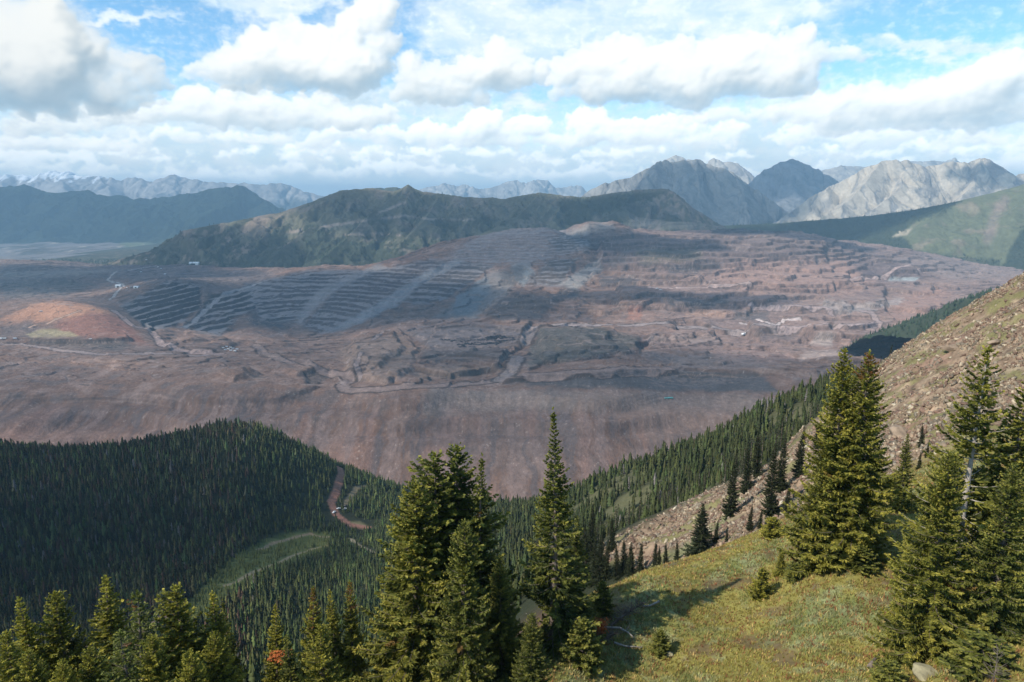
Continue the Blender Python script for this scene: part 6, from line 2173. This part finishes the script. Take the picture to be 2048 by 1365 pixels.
def build_mine_things():
    shed(389, 530, 58, 34, 19, 0.15, "large white shed with rounded roof at the foot of the green ridge", "white_shed", True)
    shed(237, 575, 27, 14, 15, 0.1, "white building at the left end of the camp above the left pit benches", "white_building")
    shed(273, 576, 26, 12, 9, -0.2, "low white building at the right end of the camp above the left pit benches", "white_building")
    # trailer camp beside the haul road
    spots = [(446, 697, 0.1), (453, 694.5, 0.3), (457, 699, -0.2), (461, 696, 0.0), (466, 698, 0.4), (462, 702, 0.1), (470, 703, -0.3), (474, 699.5, 0.2), (451, 700.5, 0.6)]
    for k, (a, b, r) in enumerate(spots):
        trailer(on_mine(a, b), r, 1.05, "small white trailer parked in the cluster beside the haul road", "white trailers beside the haul road")
    for a, b, r in ((247, 574, 0.2), (254, 576, -0.4), (262, 575, 0.9)):
        trailer(on_mine(a, b), r, 1.0, "pale trailer standing between the two white camp buildings", "trailers of the upper camp")
    for a, b, r in ((2, 678, 0.0), (9, 678, 0.1), (30, 678, 0.3)):
        trailer(on_mine(a, b), r, 1.25, "white trailer at the left picture edge below the red mound", "trailers below the red mound")
    for a, b, r in ((316, 535, 0.2), (322, 538, 0.5), (330, 549, 0.1), (282, 545, 0.4), (293, 520.5, 0.1)):
        trailer(on_mine(a, b), r, 1.3, "tiny pale trailer scattered on the dark ground left of the large white shed", "trailers near the large shed")
    shovel(1488, 671, 0.5, 1.15)
    box_truck(on_mine(1333, 798), 0.05, 1.0, "teal truck, rear one of two on the bench road in front of the dump edge", M_TEAL)
    box_truck(on_mine(1341, 798), 0.05, 1.25, "longer teal truck ahead on the bench road above the dump face", M_TEAL)
    pickup(on_mine(82, 624), 0.6, 2.6, "white vehicle alone on top of the red mound")
    pickup(on_mine(181, 679), 0.1, 1.7, "white pickup on the dark bench below the yellow patch")
    pickup(on_mine(1314, 578), 0.2, 2.6, "white vehicle, upper one of two on the pink bench right of the pit")
    pickup(on_mine(1321, 581), -0.1, 2.4, "white vehicle, lower one of two on the pink bench right of the pit")
    # rows of dumped heaps on the central plateau
    def heap(seed):
        r = np.random.default_rng(seed)
        m = MB()
        n = 9
        V, Fc = [], []
        for k, (rad, z) in enumerate(((1.0, -0.3), (0.72, 0.28), (0.34, 0.62))):
            for j in range(n):
                a = j * 2 * math.pi / n
                q = rad * r.uniform(0.78, 1.2)
                V.append((math.cos(a) * q, math.sin(a) * q, z * r.uniform(0.8, 1.2)))
        V.append((0.05, 0.0, 0.78))
        for k in range(2):
            for j in range(n):
                Fc.append((k * n + j, k * n + (j + 1) % n, (k + 1) * n + (j + 1) % n, (k + 1) * n + j))
        for j in range(n):
            Fc.append((2 * n + j, 2 * n + (j + 1) % n, 3 * n))
        m.add(V, Fc)
        return m
    protos = [heap(60 + k).build("spoil_heap", M_COAL) for k in range(4)]
    rows = [([(882, 680), (900, 682), (930, 682.5), (960, 681), (985, 680.5)], 34), ([(915, 690), (940, 689.5), (965, 689), (1000, 688)], 30), ([(930, 687), (960, 686.5), (985, 686)], 14),
            ([(972, 675), (1000, 672), (1010, 674)], 14), ([(975, 678), (1000, 676), (1032, 677)], 18), ([(985, 681), (1010, 681.5), (1032, 680)], 14)]
    k = 0
    for line, n in rows:
        p = np.array(line)
        for i in range(n):
            u = (i + rng.uniform(-.2, .2)) / n
            px = float(np.interp(u, np.linspace(0, 1, len(p)), p[:, 0]))
            py = float(np.interp(u, np.linspace(0, 1, len(p)), p[:, 1])) + rng.normal(0, 0.6)
            o = protos[k] if k < 4 else protos[k % 4].copy()
            if k >= 4:
                COL.objects.link(o)
            o.location = on_mine(px, py)
            s = rng.uniform(3.2, 5.6)
            o.scale = (s, s * 1.1, s * 0.85)
            o.rotation_euler = (0, 0, rng.uniform(0, 6.28))
            tag(o, "small dark heap of dumped rock in the rows on the central plateau", "spoil heap", "rows of dark dumped heaps")
            k += 1


def on_hill(px, py, y0=12, y1=1000, lift=0.0):
    x, y, z = raycast(px, py, hill_z, y0, y1)
    return np.array([x, y, z + lift])


def build_near_things():
    pickup(on_hill(668, 1026, 450, 900, 0.1), 1.2, 0.95, "white pickup lowest on the dirt road in the forest clearing")
    pickup(on_hill(677, 1018.5, 450, 900, 0.1), 0.4, 0.85, "white pickup in the middle of the forest clearing, between two others")
    pickup(on_hill(689, 1020, 450, 900, 0.1), 0.9, 1.05, "white pickup at the right side of the forest clearing next to a dark one")
    pickup(on_hill(692, 1014, 450, 900, 0.1), 0.9, 1.0, "dark pickup parked at the upper right of the forest clearing", M_DARK)
    pickup(on_hill(676, 1007, 450, 900, 0.1), 0.3, 1.0, "dark vehicle at the top of the forest clearing", M_DARK)

    def limb(name, pix, radii, label, cat, mat, lift=0.08, twigs=0, tl=0.5, seed=0):
        r = np.random.default_rng(seed)
        pts = np.array([on_hill(a, b, 15, 120, lift + dz) for a, b, dz in pix])
        m = MB()
        m.tube(pts, radii, 7)
        for _ in range(twigs):
            u = r.uniform(0.1, 1.0) * (len(pts) - 1)
            i = int(min(u, len(pts) - 2))
            b0 = pts[i] + (pts[i + 1] - pts[i]) * (u - i)
            d = np.array([r.normal(0, 1), r.normal(0, 1), r.uniform(0.1, 1.0)])
            d = d / np.linalg.norm(d) * tl * r.uniform(0.5, 1.3)
            m.tube([b0, b0 + d * 0.5 + r.normal(0, 0.06, 3), b0 + d + r.normal(0, 0.1, 3)], [0.022, 0.014, 0.006], 5)
        o = m.build(name, mat, smooth=True)
        return tag(o, label, cat)
    limb("fallen_branch", [(1205, 1262, 0.2), (1240, 1262, 0.15), (1256, 1270, 0.1), (1268, 1279, 0.05)], [0.09, 0.075, 0.055, 0.03], "bleached bent branch lying on the grass, nearest the brown brush pile", "branch", BARK_PALE, twigs=5, seed=1)
    limb("fallen_branch", [(1228, 1290, 0.1), (1250, 1296, 0.05), (1285, 1298, 0.03)], [0.08, 0.06, 0.03], "straight grey stick lying on the grass left of the round dark shrub", "branch", BARK_PALE, twigs=3, seed=2)
    limb("fallen_branch", [(1285, 1216, 0.05), (1300, 1216, 0.1), (1318, 1210, 0.2)], [0.05, 0.07, 0.09], "small pale driftwood-like branch higher on the grass slope", "branch", BARK_PALE, twigs=3, seed=3)
    limb("fallen_log", [(1023, 1262, 0.3), (1036, 1248, 0.35), (1053, 1231, 0.4)], [0.08, 0.07, 0.05], "grey log on bare brown earth beneath the tallest spruce", "log", BARK_PALE, twigs=6, seed=4)
    limb("fallen_log", [(1020, 1365, 0.2), (1032, 1355, 0.2), (1040, 1348, 0.1)], [0.07, 0.06, 0.04], "pale log end at the bottom edge under the short layered spruce", "log", BARK_PALE, seed=5)
    limb("dead_brush", [(1222, 1258, 0.2), (1255, 1240, 0.5), (1286, 1224, 0.6)], [0.10, 0.07, 0.03], "brown dead treetop with bristling twigs lying on the grass", "dead wood", BARK, twigs=110, tl=0.9, seed=6)
    limb("tree_stump", [(1738, 1338, 0.0), (1745, 1332, 0.15), (1757, 1322, 0.3)], [0.14, 0.11, 0.05], "dark broken stump on the grass left of the corner spruce", "stump", BARK, twigs=4, tl=0.3, seed=7)
    limb("brush_pile", [(1200, 1290, 0.2), (1230, 1278, 0.3), (1180, 1300, 0.2)], [0.05, 0.05, 0.03], "tangle of thin dead twigs beside the dark bush", "dead wood", BARK, twigs=80, tl=0.7, seed=8)
    # rusty dead spray hanging at the edge of the middle group
    r = np.random.default_rng(5)
    c = on_hill(1200, 1268, 15, 120, 0.0) + np.array([0, -0.4, 0.1])
    m = MB()
    for _ in range(330):
        a = r.uniform(0, 6.28)
        b0 = c + np.array([r.normal(0, 0.22), r.normal(0, 0.2), 0.2 + r.uniform(0, 1.1)])
        d = np.array([math.cos(a) * 0.16, math.sin(a) * 0.16, r.uniform(-0.2, 0.1)])
        n = np.array([-math.sin(a), math.cos(a), 0]) * 0.05
        m.add([b0 - n, b0 + n, b0 + d], [(0, 1, 2)])
    m.tube([c + np.array([0, 0, -0.2]), c + np.array([0.05, 0, 0.6]), c + np.array([0.1, 0.05, 1.3])], [0.04, 0.03, 0.01], 6)
    tag(m.build("dead_sapling", plain_mat("rusty_needles", (0.42, 0.11, 0.025), 0.9, 0.3, 3.0)), "rusty orange dead sapling at the right foot of the tallest spruce", "dead sapling")
    # leafless sapling in front of the corner spruce
    c = on_hill(1985, 1372, 12, 60, 0.0)
    m = MB()
    m.tube([c + np.array([0, 0, -0.2]), c + np.array([0.03, 0, 1.2]), c + np.array([-0.04, 0, 2.0])], [0.028, 0.02, 0.006], 6)
    for k in range(46):
        z = r.uniform(0.4, 1.9)
        a = r.uniform(0, 6.28)
        L = (2.2 - z) * 0.40
        b0 = c + np.array([0, 0, z])
        m.tube([b0, b0 + np.array([math.cos(a) * L * .5, math.sin(a) * L * .5, 0.04]), b0 + np.array([math.cos(a) * L, math.sin(a) * L, 0.22])], [0.010, 0.008, 0.004], 4)
    tag(m.build("bare_sapling", BARK), "thin leafless pale sapling in front of the corner spruce", "dead sapling")
    # boulders
    def boulder(px, py, sx, sy, sz, label, seed, mat):
        import bmesh
        bm = bmesh.new()
        bmesh.ops.create_icosphere(bm, subdivisions=4, radius=1.0)
        rr = np.random.default_rng(seed)
        P = np.array([v.co for v in bm.verts])
        dirs = rr.normal(0, 1, (16, 3))
        dirs /= np.linalg.norm(dirs, axis=1, keepdims=True)
        lim = rr.uniform(0.55, 0.9, 16)
        for dd, ll in zip(dirs, lim):
            ex = np.maximum(P @ dd - ll, 0)
            P = P - ex[:, None] * dd * 0.9
        nz = fbm(P[:, 0] * 2.2 + P[:, 2] + seed, P[:, 1] * 2.2 - P[:, 2], 4, seed)
        P = P * (1 + 0.10 * nz)[:, None]
        for v, p in zip(bm.verts, P):
            v.co = (p[0] * sx, p[1] * sy, p[2] * sz)
        me = bpy.data.meshes.new("boulder")
        bm.to_mesh(me)
        bm.free()
        me.materials.append(mat)
        o = bpy.data.objects.new("boulder", me)
        COL.objects.link(o)
        o.location = on_hill(px, py, 12, 300, sz * 0.25)
        o.rotation_euler = (0.1, -0.15, rr.uniform(0, 6))
        return tag(o, label, "boulder")
    mr = plain_mat("lichen_rock", (0.27, 0.235, 0.14), 0.95, 0.4, 2.5)
    mt = plain_mat("tan_outcrop", (0.25, 0.185, 0.13), 0.95, 0.45, 0.6)
    boulder(1852, 1352, 0.85, 0.6, 0.42, "tan lichen-covered boulder at the bottom edge below the corner spruce", 3, mr)
    boulder(1505, 1140, 0.5, 0.4, 0.25, "low half-buried stone on the grass above the lone young spruce", 4, mr) if False else None
    boulder(1338, 1312, 0.32, 0.28, 0.18, "small mossy stone at the foot of the round dark shrub", 5, mr)
    boulder(1452, 1018, 1.6, 1.3, 1.0, "pale grey boulder beside a slim spruce on the scree", 6, mt)
    boulder(1800, 872, 2.4, 1.5, 1.1, "large slanted rock outcrop right of the twin pair on the scree", 7, mt)
    boulder(1905, 700, 2.6, 1.5, 1.2, "dark rock outcrop high on the spur near the skyline", 8, mt)
    boulder(1990, 690, 2.6, 1.4, 1.0, "broken rock ledge on the spur beside the open spruce's top", 9, mt)
    boulder(1640, 850, 2.4, 1.7, 1.3, "rock knob at the upper left rim of the scree, left of the twin pair", 10, mt)


def build_dust():
    m = bpy.data.materials.new("dust_air")
    m.use_nodes = True
    t = m.node_tree
    t.nodes.clear()
    out = t.nodes.new('ShaderNodeOutputMaterial')
    pv = t.nodes.new('ShaderNodeVolumePrincipled')
    pv.inputs['Color'].default_value = (0.85, 0.78, 0.74, 1)
    pv.inputs['Density'].default_value = 0.0016
    t.links.new(pv.outputs[0], out.inputs['Volume'])
    m.cycles.homogeneous_volume = True
    import bmesh
    bm = bmesh.new()
    for (px, py, Y, sx, sy, sz) in ((1320, 452, 4750, 260, 90, 34), (1290, 448, 4760, 120, 70, 38), (1360, 455, 4740, 150, 70, 22)):
        ret = bmesh.ops.create_icosphere(bm, subdivisions=3, radius=1.0)
        c = [float(v) for v in world(px, py, Y)]
        for v in ret['verts']:
            k = 1 + 0.3 * math.sin(v.co.x * 5 + v.co.y * 3) * math.cos(v.co.z * 4 + v.co.x * 2)
            v.co = (c[0] + v.co.x * sx * k, c[1] + v.co.y * sy * k, c[2] + v.co.z * sz * k)
    me = bpy.data.meshes.new("dust_plume")
    bm.to_mesh(me)
    bm.free()
    me.materials.append(m)
    o = bpy.data.objects.new("dust_plume", me)
    COL.objects.link(o)
    tag(o, "thin pale dust drifting over the rim at the foot of the green ridge", "dust", kind="stuff")


build_mine_things()
build_near_things()
build_dust()
print("things", _t.time() - _t0)


# ------------------------------------------------------------------ air
def build_haze():
    m = bpy.data.materials.new("haze_air")
    m.use_nodes = True
    t = m.node_tree
    t.nodes.clear()
    out = t.nodes.new('ShaderNodeOutputMaterial')
    pv = t.nodes.new('ShaderNodeVolumePrincipled')
    pv.inputs['Color'].default_value = (0.47, 0.76, 1.0, 1)
    pv.inputs['Density'].default_value = 0.000058
    pv.inputs['Anisotropy'].default_value = 0.0
    t.links.new(pv.outputs[0], out.inputs['Volume'])
    m.cycles.homogeneous_volume = True
    x0, x1, y0, y1, z0, z1 = -41000, 41000, -1500, 41000, -760, 930
    V = np.array([(x, y, z) for x in (x0, x1) for y in (y0, y1) for z in (z0, z1)], float)
    q = [(0, 1, 3, 2), (4, 6, 7, 5), (0, 4, 5, 1), (2, 3, 7, 6), (0, 2, 6, 4), (1, 5, 7, 3)]
    ob = mesh_from("haze", V, quads=q, mats=[m])
    tag(ob, "thin blue mountain haze filling the valley air", "haze", kind="stuff")


build_haze()
